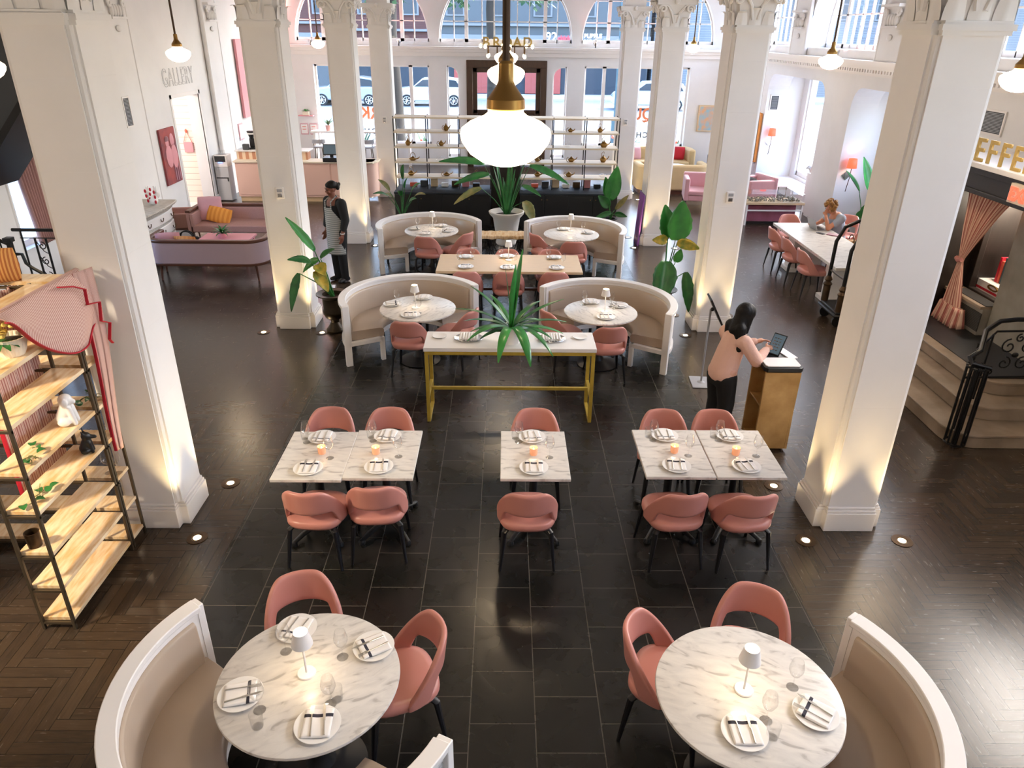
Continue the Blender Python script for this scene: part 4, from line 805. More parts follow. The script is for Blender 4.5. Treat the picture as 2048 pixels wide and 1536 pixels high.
for s, x0, x1, nm in ((-1, -2.46, -.33, 'left'), (1, .33, 2.5, 'right')):
    u = thing('shelving_unit', 'thin black shelving unit with pale boards on the %s of the big plant' % nm, 'shelf unit', ((x0+x1)/2, 17.02, 0)); w2 = (x1-x0)/2
    n = 3
    for i in range(n+1):
        for y in (-.22, .22): G().cbox((-w2+2*w2*i/n, y, 1.57), (.022, .022, 1.55)).ob('post', 'black', u, smooth=0)
    for z in SZ+(2.33,): G().box(-w2, w2, -.24, .24, z-.035, z).ob('board', 'paleshelf', u, smooth=0)
    c = thing('cabinet', 'low black cabinet under the %s shelving unit' % nm, 'cabinet', ((x0+x1)/2, 16.85, 0))
    G().box(-w2, w2, -.45, .45, .06, .76).ob('body', 'black', c, smooth=0); G().box(-w2+.03, w2-.03, -.4, .42, 0, .06).ob('plinth', 'black', c, smooth=0); G().box(-w2-.01, w2+.01, -.47, .46, .76, .795).ob('worktop', 'storeblue', c, bevel=.004)
    for i in range(4):
        a, b = -w2+2*w2*i/4, -w2+2*w2*(i+1)/4; dr = G().box(a+.008, b-.008, -.472, -.45, .08, .745).ob('door', 'black', c, bevel=.004); kx = b-.06 if i % 2 == 0 else a+.06; G().ell((kx, -.485, .66), (.012, .012, .012), 8, 6).ob('knob', 'brass', dr)
    for zi, z in enumerate(SZ):
        for b in range(3):
            x = x0+(x1-x0)*(b+.5)/3+RND.uniform(-.08, .08); o = teapot(kk).ob('teapot', 'tableglass' if kk % 5 == 4 else 'brass', loc=(x, 16.98, z), rot=RND.uniform(-.5, .5)); kk += 1
            tag(o, 'small %s teapot on the %s shelf, %s bay of the %s shelving unit' % ('glass' if kk % 5 == 0 else 'golden', SN[zi], ('left', 'middle', 'right')[b], nm), 'teapot', 'teapots on the central shelving')
    for i in range(7):
        x = x0+.35+i*.24; h = .08+.05*((i*7) % 3); o = G().cbox((0, 0, h/2), (.16, .12, h)).ob('box', ('coral', 'storedark', 'oak', 'signwhite', 'bronze', 'pinkpaint', 'black')[i], loc=(x, 17.12, .795), bevel=.006); tag(o, 'small %s box on the %s cabinet worktop, %s along' % (('coral', 'dark', 'wooden', 'white', 'bronze', 'pink', 'black')[i], nm, ('first', 'second', 'third', 'fourth', 'fifth', 'sixth', 'last')[i]), 'box', 'boxes on the cabinets')
o = thing('room_divider', 'dark brown panel between the two shelving units', 'panel', (0, 17.3, 0)); G().box(-.31, .31, -.03, .03, 0, 1.95).ob('panel', 'darkwood', o, smooth=0); G().box(-.34, -.31, -.05, .05, 0, 2.0).box(.31, .34, -.05, .05, 0, 2.0).box(-.34, .34, -.05, .05, 1.95, 2.0).ob('frame', 'black', o, smooth=0)
# ================================================================== LEFT LOUNGE
def upath(x0, x1, y0, y1, r, k=8, off=0.):
    """open U seen from above: far-left end, round the near side, to the far-right end"""
    x0 += off; x1 -= off; y0 += off; r = max(.02, r-off); p = [(x0, y1)]
    p += [(x0+r-r*cos(a), y0+r-r*sin(a)) for a in [pi/2*i/k for i in range(k+1)]]; p += [(x1-r+r*sin(a), y0+r-r*cos(a)) for a in [pi/2*i/k for i in range(k+1)]]; return p+[(x1, y1)]
def wallU(g, po, pi_, z0, z1): return g.rings([[(a[0], a[1], z0), (b[0], b[1], z0), (b[0], b[1], z1), (a[0], a[1], z1)] for a, b in zip(po, pi_)])
def usofa(lab, x, y, rz, hw, depth, r, fab, back, legh=.3):
    o = thing('sofa', lab, 'sofa', (x, y, 0), rz); U = lambda q: upath(-hw, hw, 0, depth, r, 8, q)
    wallU(G(), U(.012), U(.07), legh+.03, .71).ob('back_panel', back, o); wallU(G(), U(.07), U(.15), .42, .69).ob('back_cushion', fab, o, bevel=.02)
    wallU(G(), U(0), U(.1), .70, .755).ob('top_rail', 'walnut', o, bevel=.015); wallU(G(), U(0), U(.12), legh, legh+.045).ob('bottom_rail', 'walnut', o, bevel=.01)
    q = U(.1); G().prism([(a, b) for a, b in q], legh+.02, .46).ob('seat_cushion', fab, o, bevel=.03)
    for sx in (-1, 1):
        for yy in (.16, depth-.1): G().tube([(sx*(hw-.22 if yy < .2 else hw-.06), yy, legh+.01), (sx*(hw-.2 if yy < .2 else hw-.06), yy-.02, 0)], [.026, .016], 8).ob('leg', 'walnut', o)
    return o
usofa('curved pink sofa with walnut rail seen from behind in the left lounge', -5.2, 12.3, 0, 1.05, .78, .34, 'mauvefabric', 'mauveback')
usofa('pink sofa with walnut frame facing the camera by the pink counter', -5.35, 15.35, pi, 1.02, .8, .06, 'mauvefabric', 'mauvefabric')
def pillow(lab, loc, rot, sz, m, grp='lounge pillows'):
    g = G(); 
    def f(u, v, s):
        a, b = 2*u-1, 2*v-1; return (a*sz[0]/2*(1-.06*abs(b)), b*sz[1]/2*(1-.06*abs(a)), s*sz[2]/2*((1-a*a)*(1-b*b))**.45)
    g.grid(lambda u, v: f(u, v, 1), 12, 12); g.grid(lambda u, v: f(u, v, -1), 12, 12); o = g.ob('pillow', m, loc=loc, rot=rot, smooth=180); tag(o, lab, 'pillow', grp)
pillow('pale pink square pillow on the pink sofa facing the camera', (-6.05, 15.05, .7), (rad(72), 0, rad(12)), (.48, .48, .16), 'velvetpink'); pillow('orange striped pillow on the pink sofa facing the camera', (-5.82, 14.88, .6), (rad(62), rad(10), rad(-8)), (.52, .32, .13), 'pillowstripe')
pillow('lavender pillow on the curved pink sofa seen from behind', (-5.92, 12.68, .62), (rad(70), 0, rad(196)), (.42, .42, .14), 'velvetpink'); pillow('peach pillow on the curved pink sofa seen from behind', (-5.6, 12.66, .6), (rad(68), 0, rad(175)), (.42, .34, .14), 'orangestripe')
t = thing('coffee_table', 'low pink coffee table between the two lounge sofas', 'table', (-5.35, 13.85, 0)); G().box(-.48, .48, -.33, .33, .37, .41).ob('tabletop', 'pinkpaint', t, bevel=.006)
for sx in (-1, 1):
    for sy in (-1, 1): G().box(sx*.42-.02, sx*.42+.02, sy*.28-.02, sy*.28+.02, 0, .37).ob('leg', 'pinkpaint', t)
o = thing('potted_plant', 'small leafy plant in pink pot on the lounge coffee table', 'potted plant', (-5.42, 13.85, .41)); G().lathe([(.001, 0), (.08, 0), (.1, .09), (.092, .09), (.001, .07)], 20).ob('pot', 'pinkpaint', o); g = G()
for i in range(30): strap(g, (0, 0, .07), (cos(i*2.4), sin(i*2.4), .7+.5*(i % 3)), .2+.02*(i % 4), .02, 1.0, 5)
g.ob('foliage', 'leafdark', o, smooth=180)
# bombe chest
o = thing('chest_of_drawers', 'weathered grey bombe chest of drawers on the left wall', 'chest', (-7.3, 13.85, 0)); R = []
for z, b in ((.1, .58), (.25, .7), (.45, .74), (.65, .7), (.82, .74), (.9, .78)): R.append([(b*(1-.12*(abs(2*t-1)**3)), -.82*(1+.03*(b-.6))+1.64*t*(1+.03*(b-.6)), z) for t in [i/16 for i in range(17)]] + [(0, .82, z), (0, -.82, z)])
G().rings(R).ob('body', 'palewood', o); G().prism([(.82*(1-.1*abs(2*t-1)**3), -.88+1.76*t) for t in [i/16 for i in range(17)]] + [(0, .88), (0, -.88)], .9, .94).ob('top', 'palewood', o, bevel=.01)
for z in (.27, .5, .73):
    dr = wallU(G(), [(.755+.012-.09*abs(2*t-1)**3, -.74+1.48*t) for t in [i/12 for i in range(13)]], [(.7-.09*abs(2*t-1)**3, -.74+1.48*t) for t in [i/12 for i in range(13)]], z-.09, z+.09).ob('drawer', 'trimwhite', o, bevel=.01)
    for yy in (-.5, 0, .5): G().tube([(.79-.03*abs(yy), yy+.06*cos(a), z+.03-.06*sin(a)) for a in [pi*i/8 for i in range(9)]], .008, 6).ob('handle', 'bronze', dr)
for sy in (-1, 1): G().tube([(.55, sy*.74, .14), (.6, sy*.78, 0)], [.05, .03], 8).ob('foot', 'marblepier', o)
o = thing('figurine', 'white figurine with red patches on the weathered chest', 'figurine', (-6.78, 14.2, .94)); g = G(); g.ell((0, 0, .09), (.1, .08, .09)).ell((-.06, -.03, .2), (.06, .05, .08)).ell((.07, .05, .2), (.06, .05, .08)); 
for sx in (-.08, -.04, .05, .09): g.cap((sx, 0, .25), .02, (sx*1.2, 0, .36), .012, 8)
g.ob('body', 'whiteceramic', o, remesh=.012, sm=4); g = G()
for i in range(9): a = i*2.2; g.ell((.08*cos(a), -.07+.03*sin(a*2), .07+.03*i), (.022, .018, .035), 8, 6)
g.ob('red_patches', 'red', o)
o = thing('armchair', 'small pink armchair between the chest and the pink sofa', 'armchair', (-6.8, 15.25, 0), -pi/2+.2); G().box(-.3, .3, -.3, .3, .25, .44).ob('seat', 'mauvefabric', o, bevel=.03); G().box(-.32, .32, -.34, -.24, .25, .75).ob('backrest', 'mauvefabric', o, bevel=.03); G().box(-.34, -.27, -.32, .28, .3, .6).ob('armrest', 'mauvefabric', o, bevel=.015); G().box(.27, .34, -.32, .28, .3, .6).ob('armrest', 'mauvefabric', o, bevel=.015)
for sx in (-1, 1):
    for sy in (-1, 1): G().tube([(sx*.26, sy*.25, .27), (sx*.28, sy*.28, 0)], [.024, .015], 8).ob('leg', 'walnut', o)
o = thing('tote_bag', 'black bag on the floor beside the weathered chest', 'bag', (-6.15, 13.95, 0)); g = G(); g.rings([[(x*k, y*k2, z) for x, y in ((-.25, -.12), (.25, -.12), (.25, .12), (-.25, .12))] for z, k, k2 in ((0, 1, 1), (.15, 1.05, 1.1), (.32, .95, .7), (.4, .88, .3))]); g.ob('body', 'blackcloth', o, bevel=.03)
for sy in (-1, 1): G().tube([(.13*cos(a), sy*.03, .38+.12*sin(a)) for a in [pi*i/10 for i in range(11)]], .012, 6).ob('handle', 'blackcloth', o)
# left wall pieces
LWM = lambda x, y, z: plane_M((x, y, z), (0, 1, 0), (0, 0, 1))
o = text('gallery_sign', 'GALLERY', 'mattgrey', .52, 0, LWM(-7.385, 17.83, 2.86), outline=.0035, sx=.72, space=1.15); tag(o, 'thin outlined GALLERY letters on the left wall above the doorway', 'sign')
o = thing('painting', 'red and pink figure painting on the left wall beside the gallery doorway', 'painting', (-7.395, 16.65, 1.48)); G().box(0, .04, -.38, .38, -.58, .58).ob('canvas', 'brickred', o)
g = G()
for y, z, r_, h in ((-.1, .3, .09, .12), (.16, .32, .11, .14), (-.08, .0, .17, .24), (.18, -.02, .16, .26)): g.ell((.045, y, z), (.008, r_, h), 14, 6)
g.ob('painted_figures', 'pinkpaint', o); g = G()
for y, z, h in ((.1, -.38, .16), (.2, -.4, .15), (.3, -.36, .17), (-.1, -.1, .12)): g.box(.035, .045, y-.025, y+.025, z-h, z+h)
g.ell((.048, -.1, .36), (.006, .1, .07), 12, 6); g.ob('painted_details', 'velvetmaroon', o)
def vent(lab, P, w_, h, n=14):
    o = thing('wall_vent', lab, 'vent', P.translation); M = P.to_3x3().to_4x4(); G().box(-w_/2, w_/2, -h/2, h/2, 0, .012, M).ob('plate', 'black', o, smooth=0); g = G()
    for i in range(n): z = -h/2+.02+(h-.04)*i/(n-1); g.box(-w_/2+.02, w_/2-.02, z-.004, z+.004, .012, .02, M)
    g.ob('louvres', 'mattgrey', o, smooth=0); G().box(-w_/2-.03, w_/2+.03, h/2, h/2+.03, 0, .02, M).box(-w_/2-.03, w_/2+.03, -h/2-.03, -h/2, 0, .02, M).box(-w_/2-.03, -w_/2, -h/2, h/2, 0, .02, M).box(w_/2, w_/2+.03, -h/2, h/2, 0, .02, M).ob('frame', 'trimwhite', o, smooth=0)
vent('tall dark vent on the left pilaster wall', LWM(-7.298, 14.97, 2.55), .22, .5, 20); vent('louvred wall vent above the gold letters on the right', plane_M((7.395, 11.68, 2.87), (0, -1, 0), (0, 0, 1)), .62, .3); vent('small grey vent above the farther red sconce', plane_M((7.63, 22.045, 2.28), (1, 0, 0), (0, 0, 1)), .2, .36)
o = thing('pink_banner', 'tall pink panel hanging high on the left wall', 'banner', (-7.36, 22.3, 2.7)); G().box(-.02, .05, -.55, .55, -.95, 1.05).ob('panel', 'pinkpaint', o, bevel=.004)
o = thing('picture', 'small framed picture on the left wall under the pink panel', 'picture', (-7.4, 21.42, 1.42)); G().box(0, .025, -.17, .17, -.22, .22).ob('frame', 'velvetpink', o); G().box(.02, .03, -.13, .13, -.18, .18).ob('print', 'signwhite', o)
o = thing('hanging_bag', 'pink flat bag hanging by strings on the slatted gallery wall', 'bag', (-7.84, 18.84, 1.24)); G().box(-.11, .11, -.03, 0, 0, .24).ob('pouch', 'pinkpaint', o, bevel=.006); G().tube([(-.1, -.015, .24), (0, -.015, .5), (.1, -.015, .24)], .007, 6).ob('string', 'coral', o); G().ell((0, -.02, .5), (.03, .015, .05), 8, 6).ob('bow', 'coral', o)
o = thing('water_dispenser', 'tall grey water dispenser by the gallery doorway', 'water dispenser', (-7.2, 19.2, 0)); G().box(-.17, .17, -.17, .17, .02, .85).ob('cabinet', 'storesilver', o, bevel=.01); G().box(-.17, .17, -.17, .17, .85, 1.14).ob('head', 'trimwhite', o, bevel=.012); G().box(-.13, .13, -.178, -.165, .98, 1.12).ob('control_panel', 'black', o); G().box(-.15, .15, -.178, -.165, .57, .6).box(.12, .15, -.178, -.165, .5, .57).ob('handle_slot', 'black', o); G().box(-.05, .05, -.18, -.172, .955, .968).ob('status_light', mat('bluelight', '4a6aff', .4, emit='4a70ff', es=4.), o)
g = G().lathe([(.001, .0), (.1, 0), (.12, .012), (.001, .008)], 20).ob('tray', 'silver', loc=(-7.2, 19.2, 1.14)); tag(g, 'small silver tray on top of the water dispenser', 'tray')
for i, (dx, dy) in enumerate(((-.05, 0), (.04, .03), (.02, -.05))): q = z_tumbler().ob('tumbler', 'tableglass', loc=(-7.2+dx, 19.2+dy, 1.15)); tag(q, 'clear tumbler on the tray atop the water dispenser', 'glass', 'tumblers on the dispenser')
# pink counter
o = thing('bar_counter', 'pink panelled service counter with striped tile riser at the back left', 'counter', (-5.1, 19.3, 0))
G().box(-1.75, 1.5, -.25, .25, .12, .97).ob('body', 'pinkpanel', o, smooth=0); G().box(-1.72, 1.5, -.22, .25, 0, .12).ob('plinth', 'oak', o, smooth=0); G().box(-1.78, 1.75, -.3, .25, .97, 1.01).ob('worktop', 'cream', o, bevel=.006); G().box(-1.75, .05, .0, .3, 1.0, 1.2).ob('tile_riser', 'tilestripe', o, smooth=0); G().box(-1.78, .08, -.04, .5, 1.2, 1.23).ob('upper_ledge', 'whitepaint', o, bevel=.004)
for i in range(4): a = -1.72+i*.8; G().box(a, a+.76, -.265, -.25, .17, .93).ob('panel', 'pinkpanel', o, bevel=.004)
G().prism([(1.5, -.25)]+[(1.5+.3*sin(a), .05-.3*cos(a)) for a in [pi/2*i/8 for i in range(9)]]+[(1.8, .3), (1.4, .3), (1.4, .25)], .12, .97).ob('curved_end', 'pinkpanel', o); G().prism([(1.4, -.3)]+[(1.5+.35*sin(a), .05-.35*cos(a)) for a in [pi/2*i/8 for i in range(9)]]+[(1.85, .33), (1.3, .33), (1.3, .25)], .97, 1.01).ob('end_worktop', 'cream', o); G().lathe([(.13, 1.011), (.001, 1.012)], 20, (-1.1, -.15, 0)).ob('waste_hole', 'black', o)
for i, x in enumerate((-6.5, -6.25)):
    o = thing('coffee_grinder', 'black coffee grinder on the counter ledge, %s' % ('left one' if i == 0 else 'right one'), 'grinder', (x, 19.55, 1.23)); G().box(-.08, .08, -.1, .1, 0, .04).box(-.07, .07, .0, .1, .04, .26).ob('body', 'black', o, bevel=.01); G().lathe([(.04, .24), (.1, .42), (.1, .44), (.001, .44)], 16).ob('hopper', 'black', o); G().lathe([(.1, .36), (.104, .36), (.104, .4), (.1, .4)], 16, caps=False).ob('band', 'signwhite', o)
for i in range(3): q = G().lathe([(.001, 0), (.03, 0), (.035, .28), (.001, .28)], 12).ob('bottle', 'pane', loc=(-6.85+.07*i, 19.55, 1.23)); tag(q, 'tall clear bottle at the left end of the counter ledge', 'bottle', 'bottles on the counter ledge')
o = thing('napkin_box', 'pale blue box on the counter ledge beside the grinders', 'box', (-6.62, 19.4, 1.23)); G().box(-.08, .08, -.06, .06, 0, .14).ob('body', 'storegrey', o, bevel=.02)
o = thing('cash_register', 'black touch-screen cash register on the pink counter', 'register', (-4.4, 19.15, 1.01)); G().box(-.2, .2, -.18, .18, 0, .1).ob('drawer', 'black', o, bevel=.006); G().box(-.04, .04, -.03, .03, .1, .2).ob('stand', 'black', o); M = Matrix.Translation((0, -.02, .28)) @ Matrix.Rotation(rad(-18), 4, 'X'); G().box(-.2, .2, -.02, .02, -.13, .13, M).ob('screen_case', 'black', o, bevel=.006); G().box(-.18, .18, -.024, -.02, -.11, .11, M).ob('screen', 'tabletscreen', o)
# storefront bits, left
o = thing('wall_shelf', 'small wall shelf with plants left of the street window', 'shelf', (-6.4, 24.9, 1.5)); G().box(-.24, .24, -.16, 0, 0, .03).ob('board', 'pinkpaint', o); G().box(-.1, .1, -.13, -.03, .03, .14).ob('planter_box', 'cream', o); g = G()
for i in range(18): strap(g, (0, -.08, .14), (cos(i*2.4), sin(i*2.4)*.4, .8), .14, .015, 1., 4)
g.ob('foliage', 'leaf', o, smooth=180)
for i, x in enumerate((-6.52, -6.22)):
    o = thing('framed_notice', 'small framed notice below the wall shelf, %s one' % ('left', 'right')[i], 'notice', (x, 24.9, 1.1)); G().box(-.12, .12, -.02, 0, -.17, .17).ob('frame', 'velvetpink', o); G().box(-.1, .1, -.025, -.015, -.14, .14).ob('sheet', 'signwhite', o); G().box(-.06, .06, -.028, -.024, .06, .08).box(-.06, .06, -.028, -.024, -.02, .0).ob('print', 'coral', o)
o = thing('window_bar', 'white bar counter along the left street window', 'counter', (-4.6, 24.55, 0)); G().box(-1.6, 1.6, -.22, .22, 1.05, 1.1).ob('top', 'whitepaint', o)
for x in (-1.5, 0, 1.5): G().box(x-.03, x+.03, -.18, .18, 0, 1.05).ob('support', 'whitepaint', o)
o = thing('potted_plant', 'small plant in terracotta pot on the left window bar', 'potted plant', (-5.65, 24.5, 1.1)); G().lathe([(.001, 0), (.08, 0), (.1, .17), (.09, .17), (.001, .15)], 18).ob('pot', 'blush', o); g = G()
for i in range(14): strap(g, (0, 0, .15), (cos(i*2.4)*.7, sin(i*2.4)*.7, 1), .3+.05*(i % 3), .022, .8, 5)
g.ob('foliage', 'leafdark', o, smooth=180)
def stool(lab, x, y):
    o = thing('bar_stool', lab, 'stool', (x, y, 0), 0, 'bar stools'); G().lathe([(.001, .72), (.19, .72), (.2, .74), (.19, .77), (.001, .775)], 24).ob('seat', 'mattgrey', o); G().sectorp([(.19, .86), (.19, .98), (.215, .98), (.215, .86)], 200, 340, 14).ob('backrest', 'mattgrey', o)
    for a in (45, 135, 225, 315): G().tube([(.14*cos(rad(a)), .14*sin(rad(a)), .74), (.22*cos(rad(a)), .22*sin(rad(a)), 0)], .013, 6).ob('leg', 'shelfmetal', o)
    for a in (215, 325): G().tube([(.17*cos(rad(a)), .17*sin(rad(a)), .75), (.2*cos(rad(a)), .2*sin(rad(a)), .9)], .01, 6).ob('back_support', 'shelfmetal', o)
stool('grey bar stool at the left street window, left one', -5.75, 23.5); stool('grey bar stool at the left street window, right one', -4.25, 23.5)
for lab, x, y in (('leafy shrub outside the left street window', -5.1, 25.9), ('rose bush outside the left street window behind the shelves', -2.6, 26.1), ('leafy shrub outside the right street window, left one', 3.9, 25.9), ('leafy shrub outside the right street window, right one', 5.7, 25.9)):
    o = thing('shrub', lab, 'shrub', (x, y, -.12)); g = G(); R5 = random.Random(int(x*10))
    for i in range(60): a = R5.uniform(0, 6.3); strap(g, (.2*cos(a), .15*sin(a), .1), (cos(a)*.6, sin(a)*.4, 1.2), R5.uniform(.5, 1.1), .05, R5.uniform(.2, .9), 5)
    g.ob('foliage', 'treegreen', o, smooth=180); g = G()
    for i in range(8): g.ell((R5.uniform(-.3, .3), R5.uniform(-.2, .1), R5.uniform(.7, 1.1)), (.05, .05, .045), 8, 6)
    g.ob('blossom', 'coral', o)
# window lettering (seen from inside, so reversed)
for lab, body, x, z, sz, m, bo in (('orange reversed letters IRK on the left street window', 'IRK', -4.33, 1.42, .52, 'letterpink', .012), ('grey reversed letters MOND on the left street window', 'MOND', -4.4, .95, .24, 'storedark', .004), ('orange reversed letters QU on the right street window', 'QU', 4.45, 1.47, .52, 'letterpink', .012), ('grey reversed letters RICH on the right street window', 'RICH', 4.62, .92, .24, 'storedark', .004)):
    o = text('window_lettering', body, m, sz, .004, plane_M((x, 25.06, z), (1, 0, 0), (0, 0, 1)), mirror=True, bold=bo, space=1.35 if sz < .3 else 1.0); tag(o, lab, 'lettering')
o = thing('broad_sign', 'gold BROAD letters standing above the street door', 'sign', (0, 24.75, 3.58)); 
for i, c in enumerate('BROAD'): text('letter', c, 'yellowletter', .4, .03, plane_M((-.62+.32*i, 0, 0), (1, 0, 0), (0, 0, 1)), o, bold=.008)
o = thing('exit_sign', 'small orange exit sign over the street door', 'sign', (.02, 24.8, 3.28)); G().box(-.12, .12, -.04, 0, 0, .14).ob('plate', 'exitred', o, bevel=.004); text('letters', 'EXIT', 'exitplate', .09, .002, plane_M((0, -.042, .04), (1, 0, 0), (0, 0, 1)), o)
# ledge spot fixtures with a pink glow
for lab, x in (('small spotlight on the ledge at the far left window', -6.0), ('small spotlight on the ledge behind the second left column', -3.3), ('small spotlight on the ledge right of the door', 2.75), ('small spotlight on the ledge between the right columns', 4.0)):
    o = thing('ledge_spotlight', lab, 'spotlight', (x, 24.7, 3.58), 0, 'ledge spotlights'); G().tube([(0, 0, 0), (0, 0, .06)], .02, 8).ob('stem', 'black', o); G().lathe([(.001, .05), (.05, .06), (.075, .13), (.07, .17), (.001, .17)], 16).ob('head', 'silver', o); G().lathe([(.001, .171), (.06, .172), (.001, .175)], 14).ob('lens', 'pinklight', o)
    light('ledge_glow', 'SPOT', (x, 24.7, 3.78), 10, (1, .3, .26), .05, aim=(-.9 if x < -5 else .1, .1, .8), spot=120)
light('ledge_glow', 'SPOT', (-6.9, 24.2, 3.75), 260, (1, .28, .24), .05, aim=(-.6, .1, .8), spot=130)
for lab, y in (('small spotlight on the right ledge under the arched window', 17.4), ('small spotlight on the right ledge by the last column', 22.0)):
    o = thing('ledge_spotlight', lab, 'spotlight', (7.2, y, 3.58), 0, 'ledge spotlights'); G().tube([(0, 0, 0), (0, 0, .06)], .02, 8).ob('stem', 'black', o); G().lathe([(.001, .05), (.05, .06), (.075, .13), (.07, .17), (.001, .17)], 16).ob('head', 'silver', o); G().lathe([(.001, .171), (.06, .172), (.001, .175)], 14).ob('lens', 'pinklight', o)
    light('ledge_glow', 'SPOT', (7.25, y, 3.78), 25, (1, .3, .26), .05, aim=(.8, 0, .5), spot=110)
# outlets and thermostats on the columns
for lab, x, y, z in (('small control box on the second left column', -3.1, 10.19, 2.0), ('small control box on the second right column', 3.12, 10.19, 2.0), ('small control box on the farthest left column', -3.1, 19.73, 1.95), ('small control box on the farthest right column', 3.08, 19.73, 1.96)):
    o = thing('wall_control', lab, 'thermostat', (x, y, z), 0, 'column control boxes'); G().box(-.055, .055, -.02, .005, -.075, .075).ob('cover', 'trimwhite', o, bevel=.006); G().box(-.035, .035, -.026, -.018, .015, .055).ob('dial_plate', 'mattgrey', o, bevel=.003); G().box(-.03, .03, -.03, -.018, -.055, -.005).ob('switch', 'silver', o, bevel=.004)
# ================================================================== FRONT LEFT SHELVING
ZB = (.1, .40, .70, 1.05, 1.36, 1.72, 2.06, 2.38)
def rack(lab, x0, x1, y0, y1):
    o = thing('shelving_unit', lab, 'shelf unit', ((x0+x1)/2, (y0+y1)/2, 0)); a, b = (x1-x0)/2, (y1-y0)/2
    for sx in (-1, 1):
        for sy in (-1, 1): G().cbox((sx*(a-.011), sy*(b-.011), 1.19), (.022, .022, 2.38)).ob('post', 'shelfmetal', o, bevel=.002)
    for z in ZB:
        G().box(-a+.004, a-.004, -b+.024, b-.024, z-.03, z).ob('board', 'shelfpine', o, bevel=.002)
        for sy in (-1, 1): G().box(-a, a, sy*(b-.011)-.009, sy*(b-.011)+.009, z-.05, z-.032).ob('end_rail', 'shelfmetal', o)
    return o
rack('tall pine shelving unit with metal frame in the left foreground', -3.42, -3.17, 4.10, 5.04); rack('tall pine shelving unit at right angles, against the first left column', -4.6, -3.17, 5.05, 5.28); rack('tall pine shelving unit at the far left edge', -4.62, -4.38, 3.9, 5.04)
light('shelf_fill', 'SPOT', (-5.3, 2.6, 3.5), 520, (1, .8, .54), .2, aim=(1.95, 2.0, -2.6), spot=58, blend=.8)  # unseen spot added to brighten the shelf boards, no fixture behind it
def aw(u, v):
    y = 4.22+1.02*u; zt = 2.425; dp = .03+.47*sin(pi/2*min(1, u/.66))**1.3-.1*max(0, u-.75)/.25; z = zt-dp*v; x = -3.16+.07*sin(pi*v*.6)+.03*sin(u*9+v*2)*v; return (x, y, z)
o = thing('fabric_awning', 'pink ticking cloth with red edging draped over the left foreground shelving', 'cloth', (0, 0, 0)); G().grid(aw, 40, 14).ob('cloth', 'tickingY', o, smooth=180, solid=.004); G().grid(lambda u, v: (-3.21+.05*u, 4.2+1.06*v, 2.415+.012*sin(u*pi)), 8, 16).ob('top_fold', 'tickingY', o, smooth=180, solid=.004)
G().tube([aw(i/40, 1.0) for i in range(41)], .016, 6, flat=.45).ob('red_edging', 'red', o)
def tail(u, v): z = 2.42-1.5*v; return (-3.15+.05*u*(1-v*.3)+.02*sin(v*5), 5.14+.17*u*(1-.72*v)+.012*sin(u*14), z)
G().grid(tail, 10, 24).ob('hanging_tail', 'tickingY', o, smooth=180, solid=.004)
G().tube([tail(0, .28+.72*i/24) for i in range(25)], .014, 6, flat=.45).ob('tail_edging', 'red', o)
zig = [(-3.1, 4.86, 2.41), (-3.08, 5.0, 2.37), (-3.075, 5.12, 2.31), (-3.07, 5.1, 2.2), (-3.06, 5.24, 2.17), (-3.06, 5.2, 2.03), (-3.055, 5.3, 1.98), (-3.06, 5.25, 1.86), (-3.06, 5.28, 1.82)]; G().tube(zig, .014, 6, flat=.45).ob('zigzag_edging', 'red', o)
o = thing('hanging_curtain', 'pink ticking curtain with red hem hanging behind the left foreground shelving', 'curtain', (0, 0, 0)); G().grid(lambda u, v: (-3.56+.02*sin(u*40), 4.5+.6*u, 2.35-1.45*v), 60, 6).ob('cloth', 'tickingY', o, smooth=180, solid=.004); G().tube([(-3.545, 4.5, 2.35-1.45*i/10) for i in range(11)], .018, 6, flat=.5).ob('red_hem', 'red', o)
pillow('orange striped bolster on top of the left foreground shelving', (-3.72, 5.02, 2.5), (rad(90), 0, rad(20)), (.5, .26, .18), 'orangestripe')
# pot, dogs, vines, glasses
o = thing('potted_plant', 'cream fluted pot with yellow flowers on the left foreground shelving', 'potted plant', (-3.29, 4.5, 2.06)); g = G(); n = 48
g.rings([[(r*(1+.025*cos(j*pi))*cos(2*pi*j/n), r*(1+.025*cos(j*pi))*sin(2*pi*j/n), z) for j in range(n)] for r, z in ((.07, 0), (.085, .03), (.105, .12), (.112, .13), (.1, .128), (.09, .1), (.001, .1))]); g.ob('pot', 'cream', o); G().lathe([(.001, .105), (.09, .1), (.001, .115)], 16).ob('soil', 'soil', o); g = G()
for i in range(12): g.ell((-.06+.02*(i % 4), -.1+.015*i, .15+.03*((i*5) % 3)), (.022, .022, .018), 8, 6)
g.ob('flowers', mat('petal', 'f0d878', .6), o); g = G()
for i in range(12): strap(g, (-.02, -.06, .1), (cos(i*2.4), sin(i*2.4), .6), .13, .025, 1.2, 4)
g.ob('foliage', 'leafdark', o, smooth=180)
